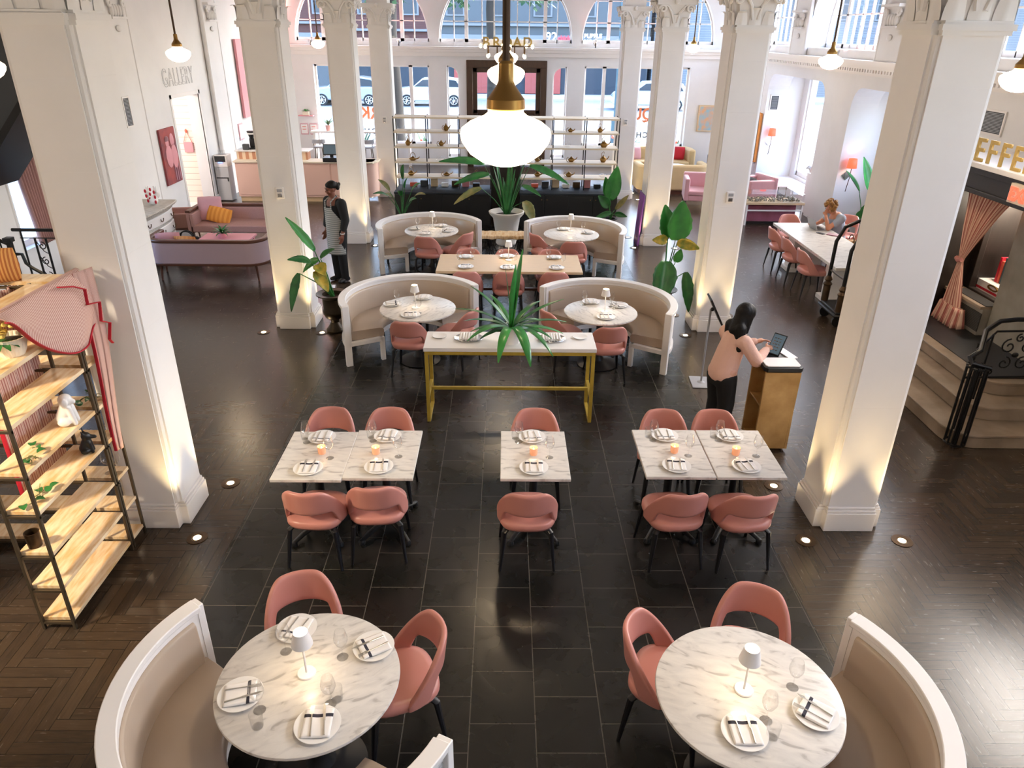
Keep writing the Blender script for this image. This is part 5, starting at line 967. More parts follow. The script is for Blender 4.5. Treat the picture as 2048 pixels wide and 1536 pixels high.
def sitdog(name, lab, m, loc, rz, k, snout):
    o = thing(name, lab, 'figurine', loc, rz); g = G(); g.ell((0, 0, .045*k), (.075*k, .06*k, .05*k)).cap((0, -.01*k, .06*k), .06*k, (0, .02*k, .15*k), .045*k).ell((0, .03*k, .21*k), (.05*k, .052*k, .05*k)).cap((0, .05*k, .2*k), .03*k, (0, (.06+snout)*k, .19*k), .022*k)
    for s in (-1, 1): g.cap((s*.03*k, .05*k, .14*k), .024*k, (s*.035*k, .07*k, .015*k), .02*k).ell((s*.055*k, .0, .04*k), (.03*k, .05*k, .035*k)); (g.cap((s*.03*k, .01*k, .25*k), .016*k, (s*.045*k, .0, .3*k), .006*k) if snout > .03 else g.ell((s*.05*k, .03*k, .2*k), (.018*k, .03*k, .04*k)))
    g.ob('body', m, o, remesh=.007, sm=3); return o
sitdog('dog_figurine', 'white ceramic dog figurine on the left foreground shelving', 'whiteceramic', (-3.27, 4.8, 1.36), -1.3, .95, .02); sitdog('dog_figurine', 'shiny black dog figurine on the left foreground shelving', 'black', (-3.25, 4.9, 1.05), -1.2, .68, .06)
for lab, y, z in (('trailing vine on the left foreground shelving, beside the white dog', 4.3, 1.36), ('trailing vine on the lower left foreground shelf', 4.25, 1.05), ('trailing vine on the shelf above the black dog', 5.15, 1.36)):
    o = thing('trailing_vine', lab, 'plant', (-3.28, y, z)); g = G(); R6 = random.Random(int(y*100)); 
    for q in range(3): p = [(0, 0, .01)]; [p.append((p[-1][0]+R6.uniform(-.03, .04), p[-1][1]+R6.uniform(-.05, .06), .008+R6.uniform(0, .03))) for _ in range(8)]; g.tube([(max(-.1, min(.09, a)), b, c) for a, b, c in p], .003, 5)
    g.ob('stem', 'leafolive', o)
    for q in range(5):
        g = G(); strap(g, (R6.uniform(-.08, .08), R6.uniform(-.1, .2), .02), (R6.uniform(-1, 1), R6.uniform(-1, 1), .8), .07, .028, 1.2, 4); g.ob('leaf', 'leafdark', o, smooth=180)
for i in range(8):
    x, y = (-3.95+.1*(i % 4), 5.14+.05*(i//4)); o = z_glass().ob('wine_glass', 'tableglass', loc=(x, y, 1.05)); tag(o, 'clear wine glass in the cluster on the left foreground shelving', 'glass', 'glasses on the left shelving')
for i in range(2): o = z_glass().ob('wine_glass', 'tableglass', loc=(-3.28+.08*i, 5.15, .7)); tag(o, 'clear wine glass on the right-angled shelving, %s of two' % ('left', 'right')[i], 'glass', 'glasses on the left shelving')
o = G().lathe([(.001, 0), (.045, 0), (.05, .12), (.044, .12), (.04, .02), (.001, .02)], 20).ob('metal_cup', 'bronze', loc=(-3.34, 4.2, .7)); tag(o, 'brown metal cup on the left foreground shelving', 'cup')
# ================================================================== LEFT STAIR, CURTAIN
o = thing('stair_railing', 'black wrought iron stair railing at the left edge', 'railing', (0, 9.3, 0)); g = G(); g.tube([(-6.32, 0, 1.68), (-5.5, 0, 1.68)], .022, 8).ob('handrail', 'iron', o)
for x, r_, z0, z1 in ((-6.22, .012, .2, 1.66), (-6.06, .014, .2, 1.57), (-5.92, .014, .2, 1.57), (-5.72, .016, .2, 1.5)): G().tube([(x, 0, z0), (x, 0, z1)], r_, 8).ob('baluster', 'iron', o)
G().tube([(-6.24, 0, 1.575), (-5.5, 0, 1.575)], .007, 6).ob('rail', 'iron', o)
def scroll(cx, cz, r_, s, turn=1.6): return [(cx+s*r_*(1-.05*i)*cos(pi*.5+i*turn*.3), 0, cz+r_*(1-.05*i)*sin(pi*.5+i*turn*.3)) for i in range(17)]
g = G()
for i, cz in enumerate((1.5, 1.3, 1.1, .9, .7)): g.tube(scroll(-5.99, cz-.03, .055, 1 if i % 2 else -1), .007, 6); g.tube([(-6.05, 0, cz+.03), (-5.98, 0, cz-.1), (-5.93, 0, cz-.13)], .006, 6)
g.ob('scrollwork', 'iron', o)
G().box(-6.43, -6.37, -.03, .03, .2, 1.55).box(-6.45, -6.35, -.05, .05, 1.52, 1.58).ob('newel_post', 'iron', o, bevel=.006); G().tube([(-6.36, 0, 1.36), (-6.28, 0, 1.36), (-6.26, 0, 1.24), (-6.2, 0, 1.18), (-5.75, 0, .88)], .022, 8).ob('lower_handrail', 'iron', o); G().tube([(-6.4, 0, 1.48), (-6.8, 0, 1.68)], .022, 8).ob('upper_handrail', 'iron', o)
for x in (-6.62, -6.52): G().tube([(x, 0, .2), (x, 0, 1.55)], .01, 6).ob('baluster', 'iron', o)
g = G()
for i, cz in enumerate((1.4, 1.24, 1.08, .92)): g.tube(scroll(-6.57, cz, .045, 1 if i % 2 else -1), .007, 6)
g.ob('scrollwork', 'iron', o)
struct(G().box(-7.4, -5.5, 8.9, 10.4, 0, .2).ob('floor_landing', 'marblestep', smooth=0))
o = thing('stair_flight', 'dark underside of a stair flight at the upper left edge', 'stair', (0, 9.6, 0)); G().prism([(-6.9, 2.2), (-5.85, 3.36), (-5.85, 3.24), (-6.9, 2.06)], 0, 1.0, Matrix(((1, 0, 0, 0), (0, 0, 1, 0), (0, 1, 0, 0), (0, 0, 0, 1)))).ob('stringer', 'iron', o, smooth=0); G().prism([(-7.3, 3.0), (-5.85, 4.5), (-5.85, 3.37), (-6.9, 2.21)], .1, 1.0, Matrix(((1, 0, 0, 0), (0, 0, 1, 0), (0, 1, 0, 0), (0, 0, 0, 1)))).ob('soffit', 'storedark', o, smooth=0)
o = thing('curtain', 'dusty pink curtain at the left window behind the stair railing', 'curtain', (-7.28, 11.45, 0)); G().grid(lambda u, v: (.05*sin(u*50)+.03, -.42+.62*u*(1-.35*v)+.42*v*.55, 2.7-1.75*v), 70, 10).ob('cloth', 'mauvefabric', o, smooth=180, solid=.004); G().tube([(.02, -.5, 2.72), (.02, 1.6, 2.72)], .014, 8).ob('curtain_rod', 'brass', o)
# ================================================================== RIGHT: VESTIBULE, STEPS, RAILING
def VX(y0, y1, x0, x1, z0, z1): return G().box(x0, x1, y0, y1, z0, z1)
o = thing('wood_vestibule', 'dark carved wood portal with white ledge at the right edge', 'portal', (0, 0, 0))
G().box(5.98, 7.4, 6.4, 10.3, 2.28, 2.56).ob('lintel', 'darkwood', o, bevel=.01, smooth=0); G().box(5.9, 7.4, 6.4, 10.35, 2.56, 2.62).ob('ledge', 'trimwhite', o, bevel=.006, smooth=0); G().box(5.94, 6.0, 6.4, 10.33, 2.48, 2.56).box(5.95, 6.0, 6.4, 10.3, 2.24, 2.3).ob('moulding', 'darkwood', o, bevel=.008, smooth=0)
G().box(5.98, 7.4, 9.72, 10.3, .5, 2.28).box(5.94, 6.0, 9.62, 9.74, .5, 2.28).ob('jamb', 'darkwood', o, bevel=.012, smooth=0); G().box(6.42, 6.5, 9.6, 9.72, .9, 2.28).box(6.42, 6.5, 8.84, 8.98, .9, 2.28).box(6.42, 6.5, 8.84, 9.72, 2.16, 2.28).box(6.42, 6.5, 8.84, 9.72, .86, .93).ob('inner_window_frame', 'darkwood', o, bevel=.008, smooth=0)
struct(G().box(6.3, 7.0, 6.4, 8.84, .5, 2.28).box(6.44, 7.0, 8.84, 9.72, .5, .88).ob('wall_marble', 'marblepier', smooth=0)); struct(G().box(7.05, 7.35, 6.4, 10.3, .5, 2.3).ob('wall_alcove', 'whitepaint', smooth=0))
o = thing('radiator_cover', 'stone radiator cover with dark grille under the portal window', 'radiator cover', (0, 0, .5)); G().box(6.2, 6.43, 8.86, 9.7, 0, .36).ob('body', 'marblepier', o, bevel=.006); G().box(6.16, 6.43, 8.86, 9.72, .36, .4).ob('slab', 'marblestep', o, bevel=.006); G().box(6.185, 6.2, 8.85, 9.6, .06, .3).ob('front_grille', 'grillmat', o); G().box(6.22, 6.4, 8.85, 9.6, .4, .408).ob('top_grille', 'grillmat', o)
for i, (y, c, h) in enumerate(((9.55, 'red', .34), (9.5, 'coral', .3), (9.44, 'polegreen', .36), (9.39, 'storeblue', .33), (9.33, 'cream', .3), (9.28, 'signred', .35))):
    q = G().box(6.72, 6.9, y-.02, y+.02, 0, h).ob('book', c, loc=(0, 0, 1.02), bevel=.003); tag(q, '%s book standing behind the portal window, %s in the row' % (('red', 'coral', 'green', 'blue', 'cream', 'bright red')[i], ('first', 'second', 'third', 'fourth', 'fifth', 'last')[i]), 'book', 'books behind the portal window')
o = thing('wall_console', 'white bookstand with red stripe and ornate mirror behind the portal window', 'bookcase', (0, 0, 0)); G().box(6.6, 7.04, 8.9, 9.72, .88, 1.02).box(7.0, 7.04, 8.9, 9.72, .88, 2.2).ob('case', 'whitepaint', o); G().box(6.594, 6.6, 8.9, 9.72, .9, .93).ob('red_stripe', 'red', o); g = G(); g.tube([(6.59, 9.36+.1*cos(a), .985+.03*sin(a)) for a in [2*pi*i/20 for i in range(21)]], .012, 6); g.ob('ornate_mirror', 'brass', o)
# tied striped curtain
o = thing('curtain', 'pink striped curtain tied back in the dark wood portal', 'curtain', (6.12, 9.3, 0))
light('portal_fill', 'POINT', (6.75, 9.3, 2.1), 45, (1, .85, .68), .1)  # fill light added so the alcove behind the curtain isn't black
def dr(u, v):
    if v < .52: k = v/.52; y0 = .38*(1-k)+.19*k; y1 = -.52*(1-k**.8)+.1*k**.8; z = 2.26-.9*k
    else: k = (v-.52)/.48; y0 = .19+.06*k+.08*k*k; y1 = .1-.27*k; z = 1.36-.86*k
    wv = .035*sin(u*46)*(.35+.65*min(1, abs(v-.52)*4)); return (wv-.02, y0+(y1-y0)*u, z)
G().grid(dr, 90, 30).ob('cloth', 'curtainstripe', o, smooth=180, solid=.004); G().grid(lambda u, v: (-.03+.05*sin(u*60)*(1+v), .3-.5*u+(.06*(.5-u))*v, .76-.26*v), 80, 4).ob('ruffle', 'curtainstripe', o, smooth=180, solid=.004); G().tube([(-.05, .2, 1.37), (-.06, .14, 1.35), (-.05, .08, 1.37)], .03, 8).ob('tie_band', 'tickingY', o)
o = thing('exit_sign', 'lit red EXIT sign under the ledge of the wood portal', 'sign', (5.92, 8.38, 2.42)); G().box(-.03, .03, -.22, .22, -.12, .1).ob('plate', 'exitplate', o, bevel=.004); text('letters', 'EXIT', 'exitred', .2, .004, plane_M((-.034, 0, -.08), (0, -1, 0), (0, 0, 1)), o, bold=.008); G().prism([(.2, -.01), (.16, .04), (.16, -.06)], .0, .005, plane_M((-.034, 0, 0), (0, 1, 0), (0, 0, 1))).ob('arrow', 'exitred', o)
o = thing('letters_sign', 'gold block letters standing on the portal ledge', 'sign', (6.0, 0, 2.62))
for i, c in enumerate('JEFFERSON'): text('letter', c, 'yellowletter', .4, .012, plane_M((0, 9.775-.25*i, 0), (0, -1, 0), (0, 0, 1)), o, bold=.004)
# marble steps
def stp(n, x0, y0, z0, z1, m='marblestep', r=.3):
    p = [(x0, 9.3)]+[(x0+r-r*cos(a), y0+r-r*sin(a)) for a in [pi/2*i/10 for i in range(11)]]+[(5.95, y0), (5.95, 7.3), (7.4, 7.3), (7.4, 10.3)] if y0 < 7.3 else [(x0, 9.3)]+[(x0+r-r*cos(a), y0+r-r*sin(a)) for a in [pi/2*i/10 for i in range(11)]]+[(7.4, y0), (7.4, 10.3)]
    g = G().prism(p, z0, z1-.03); q = [(x-.02 if x < 5.9 else x, y-.02 if y < 7.4 else y) for x, y in p]; g.prism(q, z1-.03, z1); return struct(g.ob('floor_step_%d' % n, m, bevel=.006, smooth=30))
stp(1, 4.87, 6.8, 0, .17); stp(2, 5.2, 7.12, .17, .335); stp(3, 5.47, 7.42, .335, .49); struct(G().box(5.6, 6.45, 7.55, 10.2, .49, .5).ob('floor_mat', 'black', smooth=0))
struct(G().box(5.95, 7.4, 6.4, 7.3, 0, .72).ob('wall_plinth', 'marblepier', bevel=.01, smooth=0))
o = thing('stair_railing', 'black iron railing with curved handrail on the marble steps', 'railing', (0, 0, 0)); g = G()
cx, cy_ = 4.92, 6.84
for i in range(9): a = 2*pi*i/9; g = G(); g.tube([(cx+.1*cos(a), cy_+.1*sin(a), .05), (cx+.1*cos(a), cy_+.1*sin(a), .98)], .011, 6); g.ob('baluster', 'iron', o)
G().tube([(cx, cy_, .0), (cx, cy_, 1.0)], .03, 10).ob('newel', 'iron', o); g = G()
for z in (.06, .96): G().tube([(cx+.1*cos(a), cy_+.1*sin(a), z) for a in [2*pi*i/20 for i in range(21)]], .013, 6).ob('newel_ring', 'iron', o)
G().tube([(cx+.09, cy_-.07, .97), (cx-.08, cy_-.02, 1.0), (cx-.06, cy_+.08, 1.03), (cx+.06, cy_+.12, 1.09), (5.2, 7.28, 1.19), (5.38, 7.36, 1.27), (5.55, 7.36, 1.29), (6.3, 7.36, 1.29)], .026, 10).ob('handrail', 'iron', o); G().tube([(5.1, 7.2, .98), (5.38, 7.36, 1.15), (6.3, 7.36, 1.17)], .012, 8).ob('under_rail', 'iron', o); G().tube([(5.12, 7.3, .62), (6.3, 7.36, .62)], .014, 8).ob('bottom_rail', 'iron', o)
for x in (5.2, 5.33, 5.95): G().tube([(x, 7.33, .5 if x > 5.4 else .34), (x, 7.33, 1.13 if x > 5.3 else 1.02)], .012, 6).ob('baluster', 'iron', o)
g = G()
for cx_, cz, r_, s in ((5.55, .98, .09, 1), (5.75, .98, .09, -1), (5.55, .78, .08, -1), (5.75, .78, .08, 1), (5.65, 1.08, .05, 1), (5.42, .68, .05, 1), (5.86, .68, .05, -1)): g.tube([(a, 7.34, c) for a, b, c in scroll(cx_, cz, r_, s)], .009, 6)
g.ell((5.65, 7.34, .88), (.04, .02, .03), 8, 6); g.ob('scrollwork', 'iron', o)
# ================================================================== COMMUNAL TABLE AND THE RIGHT LOUNGE
t = thing('communal_table', 'long white marble communal table on the right', 'table', (5.66, 12.53, 0)); G().box(-.46, .46, -1.5, 1.5, .7, .75).ob('tabletop', 'marble', t, bevel=.006)
for y in (-.9, .9): G().box(-.28, .28, y-.16, y+.16, .08, .7).ob('trestle', 'whitepaint', t, bevel=.01); G().box(-.34, .34, y-.22, y+.22, 0, .08).ob('foot', 'whitepaint', t, bevel=.01)
o = thing('laptop', 'open grey laptop on the communal table', 'laptop', (5.9, 13.55, .75), pi/2+.1); G().box(-.16, .16, -.11, .11, 0, .015).ob('keyboard_base', 'mattgrey', o, bevel=.004); M = Matrix.Translation((0, .11, .012)) @ Matrix.Rotation(rad(-22), 4, 'X'); G().box(-.16, .16, -.005, .005, 0, .21, M).ob('lid', 'mattgrey', o, bevel=.004); G().box(-.15, .15, -.007, -.005, .01, .2, M).ob('screen', 'tabletscreen', o); G().box(-.14, .14, -.05, .08, .0152, .0165).ob('keys', 'black', o)
q = G().box(-.04, .04, -.075, .075, 0, .009).ob('phone', 'black', loc=(5.8, 13.2, .75), rot=.5, bevel=.003); tag(q, 'dark phone lying on the communal table', 'phone'); q = G().box(-.08, .08, -.11, .11, 0, .015).ob('notebook', 'velvetmaroon', loc=(6.0, 13.1, .75), rot=.9, bevel=.003); tag(q, 'dark red notebook on the communal table edge', 'notebook')
o = thing('handbag', 'brown woven bag on the chair beside the laptop user', 'bag', (6.3, 13.0, .48)); g = G(); g.rings([[(.13*k*cos(a), .17*k*sin(a)*(.8+.2*cos(2*a)), z) for a in [2*pi*i/20 for i in range(20)]] for z, k in ((0, .8), (.06, 1.), (.14, .95), (.2, .7))]); g.ob('body', 'haircurly', o); G().tube([(0, .1*cos(a), .2+.1*sin(a)) for a in [pi*i/10 for i in range(11)]], .01, 6).ob('handle', 'bronze', o)
o = thing('luggage_cart', 'dark brass bell cart beside the first right column', 'luggage cart', (5.52, 10.66, 0), -pi/2); G().box(-.3, .3, -.5, .5, .2, .26).ob('platform', 'black', o, bevel=.02); G().box(-.33, .33, -.53, .53, .17, .22).ob('bumper', 'black', o, bevel=.02)
for sx in (-1, 1):
    G().tube([(sx*.27, -.45, .26), (sx*.27, -.45, .5)], .055, 12).ob('post_base', 'bronze', o); G().lathe([(.055, .0), (.07, .03), (.04, .07), (.06, .1), (.03, .16)], 14, (sx*.27, -.45, .5)).ob('finial', 'bronze', o); G().tube([(sx*.27, -.45, .6), (sx*.27, -.45, 1.2), (sx*.27, -.36, 1.42), (sx*.27, -.15, 1.52), (sx*.27, .15, 1.52), (sx*.27, .36, 1.42), (sx*.27, .45, 1.2), (sx*.27, .45, .26)], .028, 10).ob('hoop', 'iron', o)
    for sy in (-1, 1): G().tube([(sx*.24-.02, sy*.42, .09), (sx*.24+.02, sy*.42, .09)], .09, 16).ob('wheel', 'black', o)
G().tube([(-.27, -.45, .75), (.27, -.45, .75)], .014, 8).ob('cross_bar', 'bronze', o); G().tube([(-.27, 0, 1.52), (.27, 0, 1.52)], .014, 8).ob('hanging_bar', 'bronze', o)
o = thing('display_table', 'white framed display table with acrylic case on the right', 'display table', (6.25, 17.2, 0)); G().box(-.68, .68, -.3, .3, .48, .53).ob('tabletop', 'oak', o, bevel=.004)
for sx in (-1, 1):
    for sy in (-1, 1): G().box(sx*.64-.018, sx*.64+.018, sy*.26-.018, sy*.26+.018, 0, .48).ob('leg', 'whitepaint', o)
G().box(-.64, .64, -.275, -.245, .33, .36).ob('cross_bar', 'whitepaint', o); G().box(-.66, .66, -.28, .28, .53, .72).ob('acrylic_case', 'acrylic', o, smooth=0); g = G(); R7 = random.Random(4)
for i in range(220): g.ell((R7.uniform(-.6, .6), R7.uniform(-.24, .24), .545+R7.uniform(0, .03)), (.018, .014, .016), 6, 4)
q = g.ob('display_pieces', 'marblepier', o); q['kind'] = 'stuff'
o = thing('bench_seat', 'maroon velvet bench tucked under the display table', 'bench', (6.2, 17.28, 0)); G().box(-.6, .6, -.24, .2, .06, .45).ob('seat', 'velvetmaroon', o, bevel=.02); G().box(-.6, .6, -.18, .18, 0, .06).ob('plinth', 'black', o)
def tub(lab, x, y, rz, w_=.42, d_=.4, h=.8, m='velvetpink'):
    o = thing('armchair', lab, 'armchair', (x, y, 0), rz); G().box(-w_+.1, w_-.1, -d_+.1, d_, .2, .34).ob('seat_base', m, o, bevel=.02); G().box(-w_+.1, w_-.1, -d_+.1, d_+.02, .34, .45).ob('seat_cushion', m, o, bevel=.03); G().box(-w_, w_, -d_-.02, -d_+.12, .2, h).ob('backrest', m, o, bevel=.03)
    for s in (-1, 1): a, b = sorted((s*w_, s*(w_-.12))); G().box(a, b, -d_, d_, .2, h-.06).ob('armrest', m, o, bevel=.03)
    for s in (-1, 1):
        for t_ in (-1, 1): G().tube([(s*(w_-.06), t_*(d_-.06), .21), (s*(w_-.03), t_*(d_-.02), 0)], [.022, .012], 8).ob('leg', 'black', o)
tub('pink velvet armchair between the right columns', 5.0, 18.95, pi-.15); tub('pink velvet armchair with pillows behind the display table', 6.35, 18.9, pi/2+.3); pillow('white striped pillow on the pink armchair behind the display table', (6.3, 18.85, .6), (rad(70), 0, rad(110)), (.4, .36, .14), 'siding')
def ysofa(lab, x, y, rz, hw):
    o = thing('sofa', lab, 'sofa', (x, y, 0), rz); U = lambda q: upath(-hw, hw, 0, .85, .35, 8, q); wallU(G(), U(0), U(.2), .1, .78).ob('backrest', 'mustard', o, bevel=.06, seg=3); G().prism(U(.18), .1, .42).ob('seat_cushion', 'mustard', o, bevel=.04); G().prism(U(.06), 0, .1).ob('plinth', 'walnut', o); return o
ysofa('mustard curved sofa seen from behind between the right columns', 4.65, 20.4, .05, 1.0); ysofa('mustard curved sofa under the right street window', 4.85, 24.2, pi, 1.05)
pillow('red pillow on the mustard sofa under the right window', (5.45, 23.8, .62), (rad(72), 0, rad(-20)), (.4, .4, .14), 'red'); pillow('pale pink pillow on the mustard sofa under the right window', (4.1, 23.85, .6), (rad(72), 0, rad(15)), (.4, .4, .14), 'velvetpink')
o = thing('round_side_table', 'small round white table between the mustard sofas', 'table', (5.1, 22.5, 0)); G().lathe([(.001, .42), (.33, .42), (.34, .44), (.33, .455), (.001, .455)], 28).ob('tabletop', 'whitepaint', o); G().lathe([(.33, .425), (.345, .43), (.345, .445), (.33, .45)], 28, caps=False).ob('rim', 'navy', o); G().tube([(0, 0, 0), (0, 0, .42)], .03, 10).ob('column', 'navy', o); G().lathe([(.001, 0), (.2, 0), (.001, .03)], 20).ob('base', 'navy', o)
for i, (x, y) in enumerate(((6.35, 21.3), (6.55, 22.4), (6.75, 23.4))):
    o = thing('armchair', 'dark framed pink armchair at the right lounge, %s of three' % ('nearest', 'middle', 'farthest')[i], 'armchair', (x, y, 0), pi/2+.2, 'dark framed armchairs'); G().box(-.3, .3, -.3, .3, .3, .42).ob('seat', 'velvetpink', o, bevel=.03); G().box(-.3, .3, -.36, -.28, .42, .82).ob('backrest', 'velvetpink', o, bevel=.02)
    for s in (-1, 1): G().tube([(s*.33, .32, 0), (s*.33, .32, .6), (s*.33, .25, .64), (s*.33, -.1, .7), (s*.33, -.34, .86), (s*.33, -.36, 0)], .022, 8).ob('side_frame', 'navy', o)
    G().tube([(-.33, -.34, .86), (.33, -.34, .86)], .022, 8).ob('top_rail', 'navy', o)
o = thing('side_table', 'small white side table by the right window ledge', 'table', (7.1, 19.5, 0)); G().box(-.25, .25, -.3, .3, .46, .49).ob('tabletop', 'whitepaint', o)
for s in (-1, 1):
    for t_ in (-1, 1): G().tube([(s*.22, t_*.27, .46), (s*.22, t_*.27, 0)], .01, 6).ob('leg', 'shelfmetal', o)
# dog statue on the window ledge
o = thing('dog_statue', 'grey standing dog statue on the right window ledge', 'statue', (8.02, 19.0, .26), pi/2+.2); g = G()
g.cap((-.26, 0, .46), .095, (.0, 0, .44), .085).cap((.0, 0, .44), .085, (.24, 0, .47), .115).cap((.28, 0, .5), .075, (.4, 0, .62), .055).ell((.46, 0, .66), (.085, .06, .06)).cap((.5, 0, .65), .04, (.6, 0, .62), .026)
for s in (-1, 1):
    g.cap((.25, s*.06, .44), .05, (.24, s*.065, .24), .03).cap((.24, s*.065, .24), .03, (.25, s*.065, .03), .02).cap((.25, s*.065, .02), .022, (.29, s*.065, .02), .02); g.cap((-.27, s*.06, .44), .075, (-.2, s*.07, .28), .042).cap((-.2, s*.07, .28), .038, (-.31, s*.07, .17), .024).cap((-.31, s*.07, .17), .024, (-.28, s*.07, .03), .02).cap((-.28, s*.07, .02), .022, (-.23, s*.07, .02), .02); g.cap((.43, s*.045, .7), .025, (.41, s*.075, .64), .012)
g.cap((-.33, 0, .48), .028, (-.45, 0, .35), .018).cap((-.45, 0, .35), .018, (-.5, 0, .22), .008); g.ob('body', 'mattgrey', o, remesh=.012, sm=5)
o = thing('acrylic_stand', 'clear acrylic display box standing beside the dog statue', 'display box', (7.6, 18.35, .95)); G().box(-.12, .12, -.2, .2, 0, .34).ob('case', 'acrylic', o, smooth=0); g = G(); [g.lathe([(.001, 0), (.012, .0), (.009, .15), (.001, .2)], 8, (-.06+.04*(i % 4), -.12+.08*(i//4), .01)) for i in range(12)]; q = g.ob('small_pieces', 'blush', o); q['kind'] = 'stuff'; G().box(-.1, .1, -.15, .15, -.95, 0).ob('plinth', 'plaster', o)
# sconces
for lab, y, x in (('red shaded wall sconce beside the dog statue window, nearer one', 16.6, 7.62), ('red shaded wall sconce under the small vent, farther one', 22.05, 7.65)):
    o = thing('wall_sconce', lab, 'wall lamp', (x, y, 1.5), 0, 'red wall sconces'); G().lathe([(.105, -.1), (.085, .1)], 24, (0, -.16, 0), caps=False).ob('shade', 'sconceshade', o, solid=.004); G().tube([(0, -.16, .0), (0, -.16, -.3), (-.01, -.1, -.62)], .008, 6).ob('stem', 'bronze', o); G().box(-.075, .075, -.02, 0, -.075, .075, Matrix.Translation((-.02, 0, -.28)) @ Matrix.Rotation(rad(45), 4, 'Y')).ob('backplate', 'silver', o, bevel=.004); G().ell((0, -.16, 0), (.03, .03, .04), 10, 8).ob('bulb', 'lampglow', o); light('sconce_light', 'POINT', (x, y-.16, 1.5), 7, (1, .72, .45), .04)
# paintings on the right
o = thing('painting', 'edge-on orange framed painting on the right arcade pier', 'painting', (7.36, 22.5, 1.3)); G().box(-.04, .03, -.36, .36, -.68, .68).ob('frame', 'lettergold', o, bevel=.006); G().box(-.05, -.03, -.31, .31, -.62, .62).ob('canvas', 'polegreen', o)
o = thing('painting', 'pale blue painting at the right end of the street wall', 'painting', (6.5, 24.87, 1.55)); G().box(-.3, .3, -.03, .03, -.4, .4).ob('frame', 'oak', o, bevel=.006); G().box(-.26, .26, -.035, -.03, -.36, .36).ob('canvas', mat('skypaint', '8fb8c8', .6, col2='d8a070', scale=6), o)
q = G().box(-.012, .012, -.25, .25, 0, 1.05).ob('display_board', mat('purple', '6a3a8a', .6), loc=(2.79, 15.25, 0), rot=(0, rad(3), 0)); tag(q, 'thin purple board leaning against the third right column', 'board')
o = thing('potted_plant', 'bird of paradise plant behind the laptop user', 'potted plant', (7.7, 15.6, 0)); G().lathe([(.001, 0), (.18, 0), (.23, .4), (.21, .4), (.001, .36)], 28).ob('pot', 'mattgrey', o); G().lathe([(.001, .36), (.2, .35), (.001, .38)], 18).ob('soil', 'soil', o); G().tube([(.05, 0, .36), (.12, 0, 1.5)], .012, 8).ob('stake', 'walnut', o)
for b1, b2, w_, m, sg in (((-.2, 0, 1.05), (-.62, -.1, 1.5), .1, 'leafdark', 0), ((-.02, 0, 1.1), (-.22, .1, 1.75), .13, 'leaf', 0), ((.15, -.1, 1.0), (.5, -.2, .75), .12, 'leafdark', .1), ((.1, 0, .95), (.6, 0, 1.1), .1, 'leafdark', .2), ((0, -.1, .5), (.1, -.2, .92), .17, 'leafdark', 0), ((-.1, -.1, .45), (-.05, -.2, .75), .13, 'leafdark', 0)): paddle(o, (0, 0, .36), (b1, b2), w_, m, sg)
# host stand, tablet, sign stand
o = thing('host_stand', 'gold panelled host stand beside the woman in pink', 'host stand', (2.86, 6.94, 0)); G().box(-.18, .18, -.215, -.19, .03, .93).box(.155, .18, -.215, .215, .03, .93).box(-.18, .18, .19, .215, .03, .93).box(-.16, .16, -.2, .2, .03, .06).box(-.16, .16, -.2, .2, .5, .52).ob('body', 'goldleaf' if 'goldleaf' in MAT else mat('goldleaf', 'c9a46c', .45, metal=.2, col2='a8824c', scale=4), o, bevel=.004); G().box(-.175, .175, -.21, .21, .925, .94).ob('top_board', 'black', o)
G().prism([(-.2, -.2), (-.17, -.235), (.17, -.235), (.2, -.2), (.2, .2), (.17, .235), (-.17, .235), (-.2, .2)], .94, .985).ob('tray', 'black', o, bevel=.005)
for sx in (-1, 1):
    for sy in (-1, 1): G().ell((sx*.14, sy*.17, .017), (.017, .017, .017), 8, 6).ob('caster', 'black', o)
q = G().prism([(-.16, -.2), (.16, -.2), (.18, -.17), (.18, .02), (-.18, .02), (-.18, -.17)], 0, .012).ob('menu', 'linen', loc=(2.86, 6.94, .985), bevel=.003); tag(q, 'pale white menu lying on the host stand', 'menu'); q = G().box(-.05, .05, -.13, .13, 0, .01).ob('paper', 'signwhite', loc=(3.0, 7.08, .985), rot=.25); tag(q, 'white sheet at the back of the host stand', 'paper')
o = thing('tablet', 'black framed tablet tilted up on the host stand', 'tablet', (2.84, 7.06, .985), -.85); M = Matrix.Rotation(rad(-34), 4, 'X'); G().box(-.075, .075, -.008, .008, 0, .24, M).ob('case', 'black', o, bevel=.006); G().box(-.065, .065, -.0095, -.008, .015, .225, M).ob('screen', 'tabletscreen', o); g = G()
for i in range(5):
    for j in range(3): g.box(-.045+.03*j, -.025+.03*j, -.0105, -.0095, .05+.032*i, .06+.032*i, M)
g.ob('screen_tiles', 'silver', o); G().box(-.03, .03, .0, .08, -.002, .008).ob('foot', 'pinkpaint', o)
